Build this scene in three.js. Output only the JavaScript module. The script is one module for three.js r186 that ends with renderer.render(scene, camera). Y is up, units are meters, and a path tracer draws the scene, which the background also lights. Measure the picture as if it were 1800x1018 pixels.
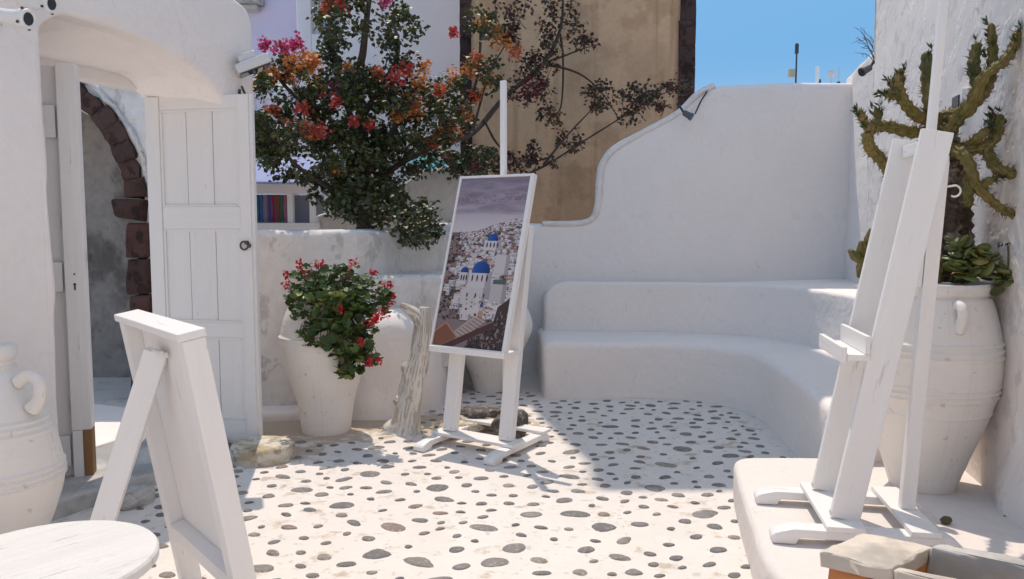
import * as THREE from 'three';
import { RoundedBoxGeometry } from 'three/addons/geometries/RoundedBoxGeometry.js';
import { mergeGeometries, mergeVertices, toCreasedNormals } from 'three/addons/utils/BufferGeometryUtils.js';

// ---------------------------------------------------------------- camera, sky, sun
const scene = new THREE.Scene();
const W = 1800, H = 1018, F = 1350, EYE = 1.45, PITCH = Math.atan(109 / F);
const camera = new THREE.PerspectiveCamera(2 * Math.atan(H / 2 / F) * 180 / Math.PI, W / H, 0.05, 2000);
camera.position.set(0, EYE, 0);
camera.rotation.set(-PITCH, 0, 0);
scene.add(camera);
const renderer = new THREE.WebGLRenderer({ antialias: true });
renderer.toneMapping = THREE.LinearToneMapping;
renderer.toneMappingExposure = 1.3;
renderer.shadowMap.enabled = true;
const SUN_EL = 65 * Math.PI / 180, SUN_AZ = [-0.215, -0.977];       // sun stands behind the houses, a little to the left
const sunDir = new THREE.Vector3(SUN_AZ[0] * Math.cos(SUN_EL), Math.sin(SUN_EL), SUN_AZ[1] * Math.cos(SUN_EL));
{
  const w = 256, h = 128, d = new Float32Array(w * h * 4), v = new THREE.Vector3();
  const mix = (a, b, t) => a.map((x, i) => x + (b[i] - x) * t), ss = (a, b, x) => { const t = Math.min(1, Math.max(0, (x - a) / (b - a))); return t * t * (3 - 2 * t); };
  for (let j = 0; j < h; j++) for (let i = 0; i < w; i++) {
    const el = ((j + 0.5) / h - 0.5) * Math.PI, az = ((i + 0.5) / w - 0.5) * 2 * Math.PI;
    let c = mix([0.68, 0.68, 0.70], [0.143, 0.345, 0.60], ss(-0.02, 0.21, el));
    c = mix(c, [0.20, 0.30, 0.47], ss(0.3, 1.3, el));
    if (el < 0) c = [0.45, 0.45, 0.45];
    v.set(Math.cos(el) * Math.cos(az), Math.sin(el), Math.cos(el) * Math.sin(az));
    const g = Math.pow(Math.max(0, v.dot(sunDir)), 6) * 0.38;
    const o = (j * w + i) * 4;
    d[o] = c[0] + g; d[o + 1] = c[1] + g; d[o + 2] = c[2] + g * 0.9; d[o + 3] = 1;
  }
  const t = new THREE.DataTexture(d, w, h, THREE.RGBAFormat, THREE.FloatType);
  t.mapping = THREE.EquirectangularReflectionMapping; t.magFilter = THREE.LinearFilter; t.minFilter = THREE.LinearFilter; t.needsUpdate = true;
  scene.background = t; scene.environment = t;
}
const sun = new THREE.DirectionalLight(new THREE.Color().setRGB(1.0, 0.885, 0.75), 2.35);
sun.position.copy(sunDir).multiplyScalar(30).add(new THREE.Vector3(0, 0, -5)); sun.target.position.set(0, 0, -5);
sun.castShadow = true; sun.shadow.radius = 0.9; sun.shadow.mapSize.set(2048, 2048);
Object.assign(sun.shadow.camera, { left: -14, right: 14, top: 14, bottom: -14, near: 1, far: 70 });
scene.add(sun, sun.target);

// ---------------------------------------------------------------- small helpers
const V = (x, y, z) => new THREE.Vector3(x, y, z);
function rng(seed) { let a = seed >>> 0; return () => { a = (a + 0x6d2b79f5) | 0; let t = Math.imul(a ^ (a >>> 15), 1 | a); t = (t + Math.imul(t ^ (t >>> 7), 61 | t)) ^ t; return ((t ^ (t >>> 14)) >>> 0) / 4294967296; }; }
const lerp = (a, b, t) => a + (b - a) * t, clamp = (x, a = 0, b = 1) => Math.min(b, Math.max(a, x)), sstep = (a, b, x) => { const t = clamp((x - a) / (b - a)); return t * t * (3 - 2 * t); };
// where a spot measured in the photograph lies in the place: on the level y = h, or on the plane at distance d
const ray = (px, py) => V((px - W / 2) / F, -(py - H / 2) / F, -1).applyEuler(new THREE.Euler(-PITCH, 0, 0));
const G = (px, py, h = 0) => { const r = ray(px, py), t = (h - EYE) / r.y; return V(r.x * t, h, r.z * t); };
const Z = (px, py, d) => { const r = ray(px, py), t = -d / r.z; return V(r.x * t, EYE + r.y * t, -d); };
// periodic value noise and fbm
const HASH = (() => { const r = rng(77), a = new Float32Array(65536); for (let i = 0; i < 65536; i++) a[i] = r(); return a; })();
const h2 = (x, y, s) => HASH[(Math.imul(x, 374761) + Math.imul(y, 668265) + Math.imul(s, 9176)) & 65535];
function vnoise(x, y, p, s) {
  const xi = Math.floor(x), yi = Math.floor(y), fx = x - xi, fy = y - yi, u = fx * fx * (3 - 2 * fx), v = fy * fy * (3 - 2 * fy);
  const m = (k) => ((k % p) + p) % p, x0 = m(xi), x1 = m(xi + 1), y0 = m(yi), y1 = m(yi + 1);
  return lerp(lerp(h2(x0, y0, s), h2(x1, y0, s), u), lerp(h2(x0, y1, s), h2(x1, y1, s), u), v);
}
function fbm(x, y, p, oct, s, gain = 0.5) { let a = 1, t = 0, n = 0; for (let i = 0; i < oct; i++) { t += a * vnoise(x, y, p, s + i * 13); n += a; a *= gain; x *= 2; y *= 2; p *= 2; } return t / n; }
// fbm over u, v in 0..1 that repeats exactly once: fx, fy whole numbers
function N(u, v, fx, fy, oct, s, gain = 0.5) {
  let a = 1, t = 0, n = 0, x = u * fx, y = v * fy;
  for (let i = 0; i < oct; i++) { const xi = Math.floor(x), yi = Math.floor(y), dx = x - xi, dy = y - yi, p = dx * dx * (3 - 2 * dx), q = dy * dy * (3 - 2 * dy), x0 = ((xi % fx) + fx) % fx, x1 = (x0 + 1) % fx, y0 = ((yi % fy) + fy) % fy, y1 = (y0 + 1) % fy, k = s + i * 13;
    t += a * lerp(lerp(h2(x0, y0, k), h2(x1, y0, k), p), lerp(h2(x0, y1, k), h2(x1, y1, k), p), q); n += a; a *= gain; x *= 2; y *= 2; fx *= 2; fy *= 2; }
  return t / n;
}
function noise3(x, y, z) {
  const xi = Math.floor(x), yi = Math.floor(y), zi = Math.floor(z), f = (t) => t * t * (3 - 2 * t), u = f(x - xi), v = f(y - yi), w = f(z - zi);
  const q = (i, j, k) => HASH[(Math.imul(xi + i, 374761) + Math.imul(yi + j, 668265) + Math.imul(zi + k, 91763)) & 65535];
  return lerp(lerp(lerp(q(0, 0, 0), q(1, 0, 0), u), lerp(q(0, 1, 0), q(1, 1, 0), u), v), lerp(lerp(q(0, 0, 1), q(1, 0, 1), u), lerp(q(0, 1, 1), q(1, 1, 1), u), v), w) * 2 - 1;
}
const used = new Map();
function numbered(n) { const k = used.get(n) ?? 0; used.set(n, k + 1); return k ? n + '_' + String(k).padStart(3, '0') : n; }
function tag(o, label, category, group, kind) { if (label) o.userData.label = label; if (category) o.userData.category = category; if (group) o.userData.group = group; if (kind) o.userData.kind = kind; return o; }
function thing(name, label, category, pos = V(0, 0, 0), group) { const o = new THREE.Group(); o.name = numbered(name); o.position.copy(pos); scene.add(o); return tag(o, label, category, group); }
const I4 = new THREE.Matrix4();
function fix(g) { g = g.index ? g.toNonIndexed() : g; for (const k of Object.keys(g.attributes)) if (!['position', 'normal', 'uv', 'color'].includes(k)) g.deleteAttribute(k); return g; }
function merge(list) { list = list.map(fix); const c = list.some((g) => g.attributes.color); if (!c) list.forEach((g) => g.deleteAttribute('color')); return list.length === 1 ? list[0] : mergeGeometries(list); }
// one mesh; geometry in the parent's space
function part(name, geos, mat, parent = scene) {
  const m = new THREE.Mesh(Array.isArray(geos) ? merge(geos) : geos, mat); m.name = parent === scene ? numbered(name) : name; m.castShadow = m.receiveShadow = true; parent.add(m); return m;
}
function boxUV(g, s = 1, ox = 0, oy = 0) {
  g = g.index ? g.toNonIndexed() : g; const p = g.attributes.position, n = p.count, uv = new Float32Array(n * 2), a = V(), b = V(), c = V();
  for (let i = 0; i < n; i += 3) {
    a.fromBufferAttribute(p, i); b.fromBufferAttribute(p, i + 1); c.fromBufferAttribute(p, i + 2);
    const nn = b.clone().sub(a).cross(c.clone().sub(a)), x = Math.abs(nn.x), y = Math.abs(nn.y), z = Math.abs(nn.z);
    [a, b, c].forEach((q, k) => { const [u, v] = y >= x && y >= z ? [q.x, q.z] : x > z ? [q.z, q.y] : [q.x, q.y]; uv[(i + k) * 2] = u * s + ox; uv[(i + k) * 2 + 1] = v * s + oy; });
  }
  g.setAttribute('uv', new THREE.BufferAttribute(uv, 2)); return g;
}
function box(x0, x1, y0, y1, z0, z1, r = 0.004) {
  const w = x1 - x0, h = y1 - y0, d = z1 - z0, g = new RoundedBoxGeometry(w, h, d, 2, Math.min(r, w * 0.45, h * 0.45, d * 0.45)); g.translate((x0 + x1) / 2, (y0 + y1) / 2, (z0 + z1) / 2); return woodUV(g);
}
function woodUV(g) {                                             // grain runs along the longest side
  g.computeBoundingBox(); const s = g.boundingBox.getSize(V()), long = s.y >= s.x && s.y >= s.z ? 1 : s.x >= s.z ? 0 : 2; g = fix(g);
  const p = g.attributes.position, n = g.attributes.normal, uv = new Float32Array(p.count * 2), off = (s.x * 7.3 + s.y * 3.1 + g.boundingBox.min.x * 5.7 + g.boundingBox.min.z * 2.3) % 1;
  for (let i = 0; i < p.count; i++) {
    const q = [p.getX(i), p.getY(i), p.getZ(i)], m = [Math.abs(n.getX(i)), Math.abs(n.getY(i)), Math.abs(n.getZ(i))]; m[long] = -1;
    const skip = m.indexOf(Math.max(...m)), other = [0, 1, 2].find((k) => k !== long && k !== skip);
    uv[i * 2] = q[other] * 1.0 + off; uv[i * 2 + 1] = q[long] * 1.0 + off * 3;
  }
  g.setAttribute('uv', new THREE.BufferAttribute(uv, 2)); return g;
}
// plank between two points, w across, t thick, face normal near up
function plank(a, b, w, t, up = V(0, 1, 0), r = 0.004) {
  const d = b.clone().sub(a), L = d.length(), y = d.normalize(), x = V().crossVectors(y, up).normalize(), z = V().crossVectors(x, y);
  const g = woodUV(new RoundedBoxGeometry(w, L, t, 2, Math.min(r, w * 0.4, t * 0.4)));
  g.applyMatrix4(new THREE.Matrix4().makeBasis(x, y, z).setPosition(a.clone().lerp(b, 0.5))); return g;
}
function orient(o, ex, ey, ez, pos) { o.quaternion.setFromRotationMatrix(new THREE.Matrix4().makeBasis(ex, ey, ez)); o.position.copy(pos); return o; }
// rounded outline
function roundPoly(pts, rad) {
  const out = [], n = pts.length;
  for (let i = 0; i < n; i++) {
    const p = pts[i], a = pts[(i + n - 1) % n], b = pts[(i + 1) % n], r0 = Array.isArray(rad) ? rad[i] : rad;
    const da = [a[0] - p[0], a[1] - p[1]], db = [b[0] - p[0], b[1] - p[1]], la = Math.hypot(...da), lb = Math.hypot(...db), r = Math.min(r0, la * 0.45, lb * 0.45);
    if (r < 1e-4) { out.push([p[0], p[1]]); continue; }
    const A = [p[0] + da[0] / la * r, p[1] + da[1] / la * r], B = [p[0] + db[0] / lb * r, p[1] + db[1] / lb * r], k = 8;
    for (let j = 0; j <= k; j++) { const t = j / k, u = 1 - t; out.push([u * u * A[0] + 2 * u * t * p[0] + t * t * B[0], u * u * A[1] + 2 * u * t * p[1] + t * t * B[1]]); }
  }
  return out;
}
function resample(pts, step) { const o = []; for (let i = 0; i < pts.length; i++) { const a = pts[i], b = pts[(i + 1) % pts.length], L = Math.hypot(b[0] - a[0], b[1] - a[1]), n = Math.max(1, Math.round(L / step)); if (L < 1e-5) continue; for (let j = 0; j < n; j++) o.push([lerp(a[0], b[0], j / n), lerp(a[1], b[1], j / n)]); } return o; }
const wobble = (p, amp, f = 2.2) => { if (amp) { const x = p.x * f, y = p.y * f, z = p.z * f; p.x += amp * (noise3(x, y, z) + 0.45 * noise3(x * 3.1 + 9, y * 3.1, z * 3.1)); p.y += amp * 0.6 * (noise3(x + 31, y, z) + 0.4 * noise3(x * 3 + 5, y * 3, z * 3)); p.z += amp * (noise3(x, y + 57, z) + 0.45 * noise3(x * 3.1, y * 3.1 + 3, z * 3.1)); } return p; };
// hand-plastered body: outline (u, v) raised from w0 to w1 with soft edges, put in place by map(u, v, w)
function solid(outline, w0, w1, { r = 0.05, r0 = 0, amp = 0.008, step = 0.08, map, taper = 0, freq = 2.2, uvs = 0.5, crease = 0.75 } = {}) {
  let o = resample(outline, step); let A = 0; o.forEach((p, i) => { const q = o[(i + 1) % o.length]; A += p[0] * q[1] - q[0] * p[1]; }); if (A < 0) o.reverse();
  const n = o.length, nor = o.map((p, i) => { const a = o[(i + n - 1) % n], b = o[(i + 1) % n], dx = b[0] - a[0], dy = b[1] - a[1], l = Math.hypot(dx, dy) || 1; return [dy / l, -dx / l]; });
  const rows = [], hgt = w1 - w0; // [inset, w]
  if (r0 > 0) for (let i = 0; i < 5; i++) { const t = i / 5 * Math.PI / 2; rows.push([r0 * (1 - Math.sin(t)), w0 + r0 * (1 - Math.cos(t))]); }
  const a0 = w0 + r0, a1 = w1 - r, k = Math.max(1, Math.round((a1 - a0) / step));
  for (let i = 0; i <= k; i++) rows.push([taper * (i / k), lerp(a0, a1, i / k)]);
  if (r > 0) for (let i = 1; i <= 6; i++) { const t = i / 6 * Math.PI / 2; rows.push([taper + r * (1 - Math.cos(t)), a1 + r * Math.sin(t)]); }
  const pos = [], idx = [], P = (u, v, w) => { const q = wobble(map ? map(u, v, w) : V(u, w, v), amp, freq); pos.push(q.x, q.y, q.z); };
  for (const [ins, w] of rows) o.forEach((p, i) => P(p[0] - nor[i][0] * ins, p[1] - nor[i][1] * ins, w));
  for (let j = 0; j < rows.length - 1; j++) for (let i = 0; i < n; i++) { const a = j * n + i, b = j * n + (i + 1) % n; idx.push(a, b, b + n, a, b + n, a + n); }
  for (const [row, flip] of [[0, true], [rows.length - 1, false]]) {
    const c = o.map((p, i) => new THREE.Vector2(p[0] - nor[i][0] * rows[row][0], p[1] - nor[i][1] * rows[row][0]));
    for (const t of THREE.ShapeUtils.triangulateShape(c, [])) idx.push(...(flip ? [t[2], t[1], t[0]] : t).map((q) => q + row * n));
  }
  let g = new THREE.BufferGeometry(); g.setAttribute('position', new THREE.Float32BufferAttribute(pos, 3)); g.setIndex(idx);
  return boxUV(toCreasedNormals(g, crease), uvs);
}
// limb along a curve with a radius per point; bump(s, theta) scales the radius
function limb(pts, radii, { seg = 10, n = 24, bump, tension = 0.5, closed = true, uvs = 1 } = {}) {
  const c = new THREE.CatmullRomCurve3(pts, false, 'catmullrom', tension), fr = c.computeFrenetFrames(n, false), L = c.getLength(), pos = [], uv = [], idx = [];
  for (let j = 0; j <= n; j++) {
    const t = j / n, p = c.getPoint(t), f = t * (radii.length - 1), i0 = Math.min(radii.length - 2, Math.floor(f)), r = radii.length === 1 ? radii[0] : lerp(radii[i0], radii[i0 + 1], f - i0);
    const fi = Math.round(c.getUtoTmapping ? t * n : t * n), N = fr.normals[fi], B = fr.binormals[fi];
    for (let i = 0; i <= seg; i++) { const th = i / seg * 2 * Math.PI, rr = r * (bump ? bump(t * L, th % (2 * Math.PI), t) : 1), cx = Math.cos(th) * rr, sx = Math.sin(th) * rr; pos.push(p.x + N.x * cx + B.x * sx, p.y + N.y * cx + B.y * sx, p.z + N.z * cx + B.z * sx); uv.push(i / seg * uvs, t * L * 2); }
  }
  const w = seg + 1; for (let j = 0; j < n; j++) for (let i = 0; i < seg; i++) { const a = j * w + i; idx.push(a, a + w, a + 1, a + 1, a + w, a + w + 1); }
  if (closed) for (const [j, f] of [[0, 1], [n, 0]]) { const p = c.getPoint(j / n), k = pos.length / 3; pos.push(p.x, p.y, p.z); uv.push(0.5, j ? L * 2 : 0); for (let i = 0; i < seg; i++) idx.push(...(f ? [k, j * w + i, j * w + i + 1] : [k, j * w + i + 1, j * w + i])); }
  const g = new THREE.BufferGeometry(); g.setAttribute('position', new THREE.Float32BufferAttribute(pos, 3)); g.setAttribute('uv', new THREE.Float32BufferAttribute(uv, 2)); g.setIndex(idx); g.computeVertexNormals(); return g;
}
const tube = (pts, r, n = 16, seg = 8) => limb(pts, [r, r], { n, seg });
function lathe(prof, seg = 64) { const g = new THREE.LatheGeometry(prof.map((p) => new THREE.Vector2(p[0], p[1])), seg); const p = g.attributes.position, uv = g.attributes.uv; for (let i = 0; i < p.count; i++) uv.setXY(i, uv.getX(i) * 2, p.getY(i) * 1.0 + 0.2); return g; }

// ---------------------------------------------------------------- materials
function tex(size, fn, srgb, wrap = true) {                       // fn(u, v) -> [r, g, b] (0..1, already as stored)
  const d = new Uint8Array(size * size * 4);
  for (let j = 0; j < size; j++) for (let i = 0; i < size; i++) { const c = fn(i / size, j / size), o = (j * size + i) * 4; d[o] = clamp(c[0]) * 255; d[o + 1] = clamp(c[1]) * 255; d[o + 2] = clamp(c[2]) * 255; d[o + 3] = 255; }
  const t = new THREE.DataTexture(d, size, size); if (wrap) t.wrapS = t.wrapT = THREE.RepeatWrapping; t.magFilter = THREE.LinearFilter; t.minFilter = THREE.LinearMipmapLinearFilter; t.generateMipmaps = true; if (srgb) t.colorSpace = THREE.SRGBColorSpace; t.needsUpdate = true; return t;
}
const S = (x) => x <= 0.0031308 ? 12.92 * x : 1.055 * Math.pow(x, 1 / 2.4) - 0.055;      // linear to stored
const col = (c, k = 1) => [S(c[0] * k), S(c[1] * k), S(c[2] * k)];
const mixc = (a, b, t) => [lerp(a[0], b[0], t), lerp(a[1], b[1], t), lerp(a[2], b[2], t)];
const std = (o) => new THREE.MeshStandardMaterial({ roughness: 0.85, metalness: 0, ...o });
const rgb = (r, g, b) => new THREE.Color().setRGB(r, g, b);
const M = {};
{
  // textures repeat every 2 m (uv in half metres)
  const LIME = [0.89, 0.815, 0.77];
  const wallBump = tex(1024, (u, v) => { const a = N(u, v, 6, 6, 5, 3), b = N(u, v, 48, 48, 3, 40); const t = 0.62 * a + 0.2 * b + 0.18 * N(u, v, 3, 22, 1, 4); return [t, t, t]; });
  M.plaster = std({ map: tex(1024, (u, v) => { const a = N(u, v, 4, 4, 5, 21), b = N(u, v, 60, 60, 2, 30), dirt = sstep(0.66, 0.84, N(u, v, 9, 9, 5, 71, 0.65)); const cr = sstep(0.0042, 0.0012, Math.abs(N(u, v, 5, 4, 5, 91, 0.55) - 0.5)) * sstep(0.5, 0.6, N(u, v, 3, 3, 3, 95)); return col(mixc(mixc(LIME, [0.60, 0.565, 0.53], dirt * 0.16), [0.42, 0.37, 0.33], cr * 0.2), 0.94 + 0.08 * a + 0.03 * b); }, true), bumpMap: wallBump, bumpScale: 0.020 });
  M.plasterDimmed = M.plaster.clone(); M.plasterDimmed.color = rgb(0.88, 0.875, 0.87);  // same plaster made evenly darker so the sunlit ledge does not blow out
  const roughBump = tex(1024, (u, v) => { const a = N(u, v, 7, 7, 6, 103, 0.6), c = sstep(0.5, 0.6, N(u, v, 10, 8, 5, 140, 0.6)); const t = 0.75 * a + 0.25 * c; return [t, t, t]; });
  M.rough = std({ map: tex(1024, (u, v) => { const a = N(u, v, 5, 5, 6, 121, 0.6), c = sstep(0.58, 0.74, N(u, v, 19, 15, 5, 240, 0.62)); const cr = sstep(0.006, 0.0018, Math.abs(N(u, v, 6, 5, 6, 191, 0.6) - 0.5)) * sstep(0.48, 0.58, N(u, v, 4, 4, 3, 195)); return col(mixc(mixc(LIME, [0.52, 0.48, 0.45], c * 0.38), [0.36, 0.31, 0.27], cr * 0.4), 0.92 + 0.12 * a); }, true), bumpMap: roughBump, bumpScale: 0.014 });
  M.old = std({ map: tex(1024, (u, v) => { const s = N(u, v, 5, 3, 6, 321, 0.62), q = sstep(0.52, 0.72, s), f = sstep(0.6, 0.72, N(u, v, 22, 14, 4, 352, 0.6)); return col(mixc(mixc([0.78, 0.73, 0.69], [0.46, 0.425, 0.40], q * 0.5), [0.22, 0.2, 0.18], f * 0.32), 0.92 + 0.12 * N(u, v, 40, 40, 2, 9)); }, true), bumpMap: roughBump, bumpScale: 0.022 });
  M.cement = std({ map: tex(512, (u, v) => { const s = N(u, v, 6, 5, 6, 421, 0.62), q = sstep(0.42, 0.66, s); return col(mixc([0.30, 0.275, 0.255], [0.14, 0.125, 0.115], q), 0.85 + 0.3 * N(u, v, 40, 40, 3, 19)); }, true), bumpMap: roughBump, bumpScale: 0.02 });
  M.ochre = std({ map: tex(1024, (u, v) => { const a = N(u, v, 4, 3, 6, 521, 0.55), st = sstep(0.55, 0.8, N(u, v, 16, 1, 4, 553)), d = sstep(0.56, 0.75, N(u, v, 6, 6, 5, 577, 0.6)); let c = mixc([0.62, 0.385, 0.225], [0.52, 0.325, 0.19], sstep(0.35, 0.65, a)); c = mixc(c, [0.30, 0.15, 0.07], st * 0.35 + d * 0.35); return col(c, 0.92 + 0.14 * N(u, v, 70, 70, 2, 29)); }, true), bumpMap: wallBump, bumpScale: 0.01 });
  const qm = tex(512, (u, v) => { const a = N(u, v, 9, 9, 6, 611, 0.62), p = sstep(0.58, 0.66, N(u, v, 30, 30, 3, 617)); const t = 0.55 + 0.9 * a - 0.3 * p; return [t, t * 0.95, t * 0.93]; }, true);
  M.quoin = [0, 1, 2].map((k) => std({ map: qm, color: rgb(0.060 + k * 0.016, 0.033 + k * 0.008, 0.028 + k * 0.006), bumpMap: roughBump, bumpScale: 0.02, roughness: 0.95 }));
  const grain = tex(1024, (u, v) => { const a = N(u, v, 90, 3, 1, 601) , b = N(u, v, 30, 2, 4, 631), t = 0.5 * b + 0.3 * a + 0.2 * N(u, v, 50, 50, 2, 61); return [t, t, t]; });
  for (const im of [grain]) im.wrapS = im.wrapT = THREE.RepeatWrapping;
  M.wood = std({ map: tex(1024, (u, v) => { const a = N(u, v, 24, 2, 4, 651), w = sstep(0.74, 0.82, N(u, v, 38, 5, 5, 681, 0.6)); return col(mixc([0.86, 0.825, 0.80], [0.52, 0.46, 0.40], w * 0.5), 0.955 + 0.06 * a); }, true), bumpMap: grain, bumpScale: 0.0016, roughness: 0.5 });
  M.woodMatt = std({ map: M.wood.map, bumpMap: grain, bumpScale: 0.0022, roughness: 0.62, color: rgb(0.97, 0.96, 0.95) });
  M.bare = std({ map: tex(256, (u, v) => col(mixc([0.36, 0.19, 0.08], [0.22, 0.11, 0.05], N(u, v, 20, 2, 4, 701))), true), bumpMap: grain, bumpScale: 0.002, roughness: 0.8 });
  M.pot = std({ map: tex(1024, (u, v) => { const a = N(u, v, 4, 4, 5, 721), b = N(u, v, 3, 70, 3, 741), d = sstep(0.68, 0.86, N(u, v, 14, 14, 5, 771, 0.62)); const run = sstep(0.62, 0.76, N(u, v, 60, 2, 4, 761, 0.55)), chip = sstep(0.775, 0.785, N(u, v, 26, 26, 4, 765, 0.6)); return col(mixc(mixc([0.86, 0.80, 0.745], [0.52, 0.44, 0.36], d * 0.2 + run * 0.10), [0.46, 0.24, 0.13], chip * 0.35), 0.94 + 0.06 * a + 0.02 * b); }, true), bumpMap: tex(512, (u, v) => { const t = 0.5 * N(u, v, 6, 6, 5, 781) + 0.5 * N(u, v, 2, 60, 3, 791); return [t, t, t]; }), bumpScale: 0.004, roughness: 0.75 });
  M.grainBump = grain; M.roughBump = roughBump; M.wallBump = wallBump;
  M.far = std({ map: tex(512, (u, v) => col([0.82, 0.78, 0.80], 0.94 + 0.08 * N(u, v, 5, 4, 5, 811)), true), bumpMap: wallBump, bumpScale: 0.008 });
  M.metalDark = std({ color: rgb(0.05, 0.05, 0.055), roughness: 0.5, metalness: 0.3 });
  M.metalGrey = std({ color: rgb(0.62, 0.62, 0.62), roughness: 0.4, metalness: 0.35 });
  M.whiteMetal = std({ color: rgb(0.78, 0.78, 0.77), roughness: 0.4 });
  M.glassDark = std({ color: rgb(0.02, 0.022, 0.025), roughness: 0.08 });
  M.iron = std({ color: rgb(0.10, 0.085, 0.07), roughness: 0.55, metalness: 0.5 });
  M.soil = std({ color: rgb(0.05, 0.035, 0.025), roughness: 1, bumpMap: roughBump, bumpScale: 0.02 });
  M.stoneTan = std({ map: tex(512, (u, v) => { const a = N(u, v, 6, 6, 6, 901, 0.62), p = sstep(0.6, 0.7, N(u, v, 20, 20, 4, 931)); return col(mixc(mixc([0.50, 0.40, 0.26], [0.70, 0.64, 0.54], sstep(0.4, 0.6, a)), [0.22, 0.16, 0.1], p * 0.6)); }, true), bumpMap: roughBump, bumpScale: 0.02, roughness: 0.95 });
  M.stoneDark = std({ map: tex(512, (u, v) => { const a = N(u, v, 6, 6, 6, 951, 0.62), p = sstep(0.6, 0.7, N(u, v, 20, 20, 4, 971)); return col(mixc(mixc([0.10, 0.085, 0.08], [0.2, 0.17, 0.15], sstep(0.4, 0.6, a)), [0.42, 0.38, 0.34], p * 0.5)); }, true), bumpMap: roughBump, bumpScale: 0.02, roughness: 0.9 });
  M.stoneGrey = std({ map: tex(512, (u, v) => { const a = N(u, v, 6, 6, 6, 981, 0.62); return col(mixc([0.36, 0.345, 0.335], [0.55, 0.52, 0.49], sstep(0.4, 0.62, a)), 0.9 + 0.15 * N(u, v, 60, 60, 2, 7)); }, true), bumpMap: roughBump, bumpScale: 0.014, roughness: 0.95 });
}

// ---------------------------------------------------------------- ground and courtyard floor
{
  const g = new THREE.CircleGeometry(600, 64); g.rotateX(-Math.PI / 2); g.translate(0, -0.05, 0);
  tag(part('ground', g, std({ color: rgb(0.76, 0.70, 0.64), roughness: 1 })), null, null, null, 'structure');
}
const FX0 = -5, FX1 = 5, FZ0 = -9, FZ1 = 1;
const floor = (() => {
  const map = tex(2048, (u, v) => {
    const x = lerp(FX0, FX1, u), z = lerp(FZ0, FZ1, v);
    let c = [0.77, 0.705, 0.655];
    const a = fbm(x * 1.2 + 40, z * 1.2 + 40, 997, 5, 11), b = fbm(x * 5 + 90, z * 5 + 90, 997, 5, 12, 0.62), f = fbm(x * 45 + 200, z * 45 + 400, 9973, 2, 14);
    c = mixc(c, [0.66, 0.61, 0.555], sstep(0.46, 0.68, b) * 0.28);
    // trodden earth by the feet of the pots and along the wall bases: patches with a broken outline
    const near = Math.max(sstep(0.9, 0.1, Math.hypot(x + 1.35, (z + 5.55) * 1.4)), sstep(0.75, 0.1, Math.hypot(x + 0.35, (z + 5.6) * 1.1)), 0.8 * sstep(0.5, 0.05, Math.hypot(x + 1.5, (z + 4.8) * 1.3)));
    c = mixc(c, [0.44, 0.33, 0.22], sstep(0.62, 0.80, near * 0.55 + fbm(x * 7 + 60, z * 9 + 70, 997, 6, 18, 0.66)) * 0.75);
    const spk = sstep(0.70, 0.78, fbm(x * 26 + 300, z * 26 + 300, 9973, 3, 19, 0.7)); c = mixc(c, [0.42, 0.38, 0.34], spk * 0.45);
    return col(c, 0.93 + 0.1 * a + 0.05 * f);
  }, true, false);
  const bump = tex(1024, (u, v) => { const t = 0.6 * N(u, v, 12, 12, 6, 15, 0.55) + 0.4 * N(u, v, 90, 90, 2, 17); return [t, t, t]; });
  const n = 120, g = new THREE.PlaneGeometry(FX1 - FX0, FZ1 - FZ0, n, n); g.rotateX(-Math.PI / 2); g.translate((FX0 + FX1) / 2, 0, (FZ0 + FZ1) / 2);
  const p = g.attributes.position, uv = g.attributes.uv; for (let i = 0; i < p.count; i++) { p.setY(i, floorY(p.getX(i), p.getZ(i))); uv.setXY(i, (p.getX(i) - FX0) / (FX1 - FX0), (p.getZ(i) - FZ0) / (FZ1 - FZ0)); }
  g.computeVertexNormals();
  return tag(part('courtyard_floor', g, std({ map, bumpMap: bump, bumpScale: 0.012, roughness: 0.8 })), 'whitewashed cement courtyard floor set with dark pebbles', null, null, 'structure');
})();
function floorY(x, z) { return 0.006 * noise3(x * 1.3, 2.2, z * 1.3) + 0.002 * noise3(x * 4, 7, z * 4); }
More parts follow.
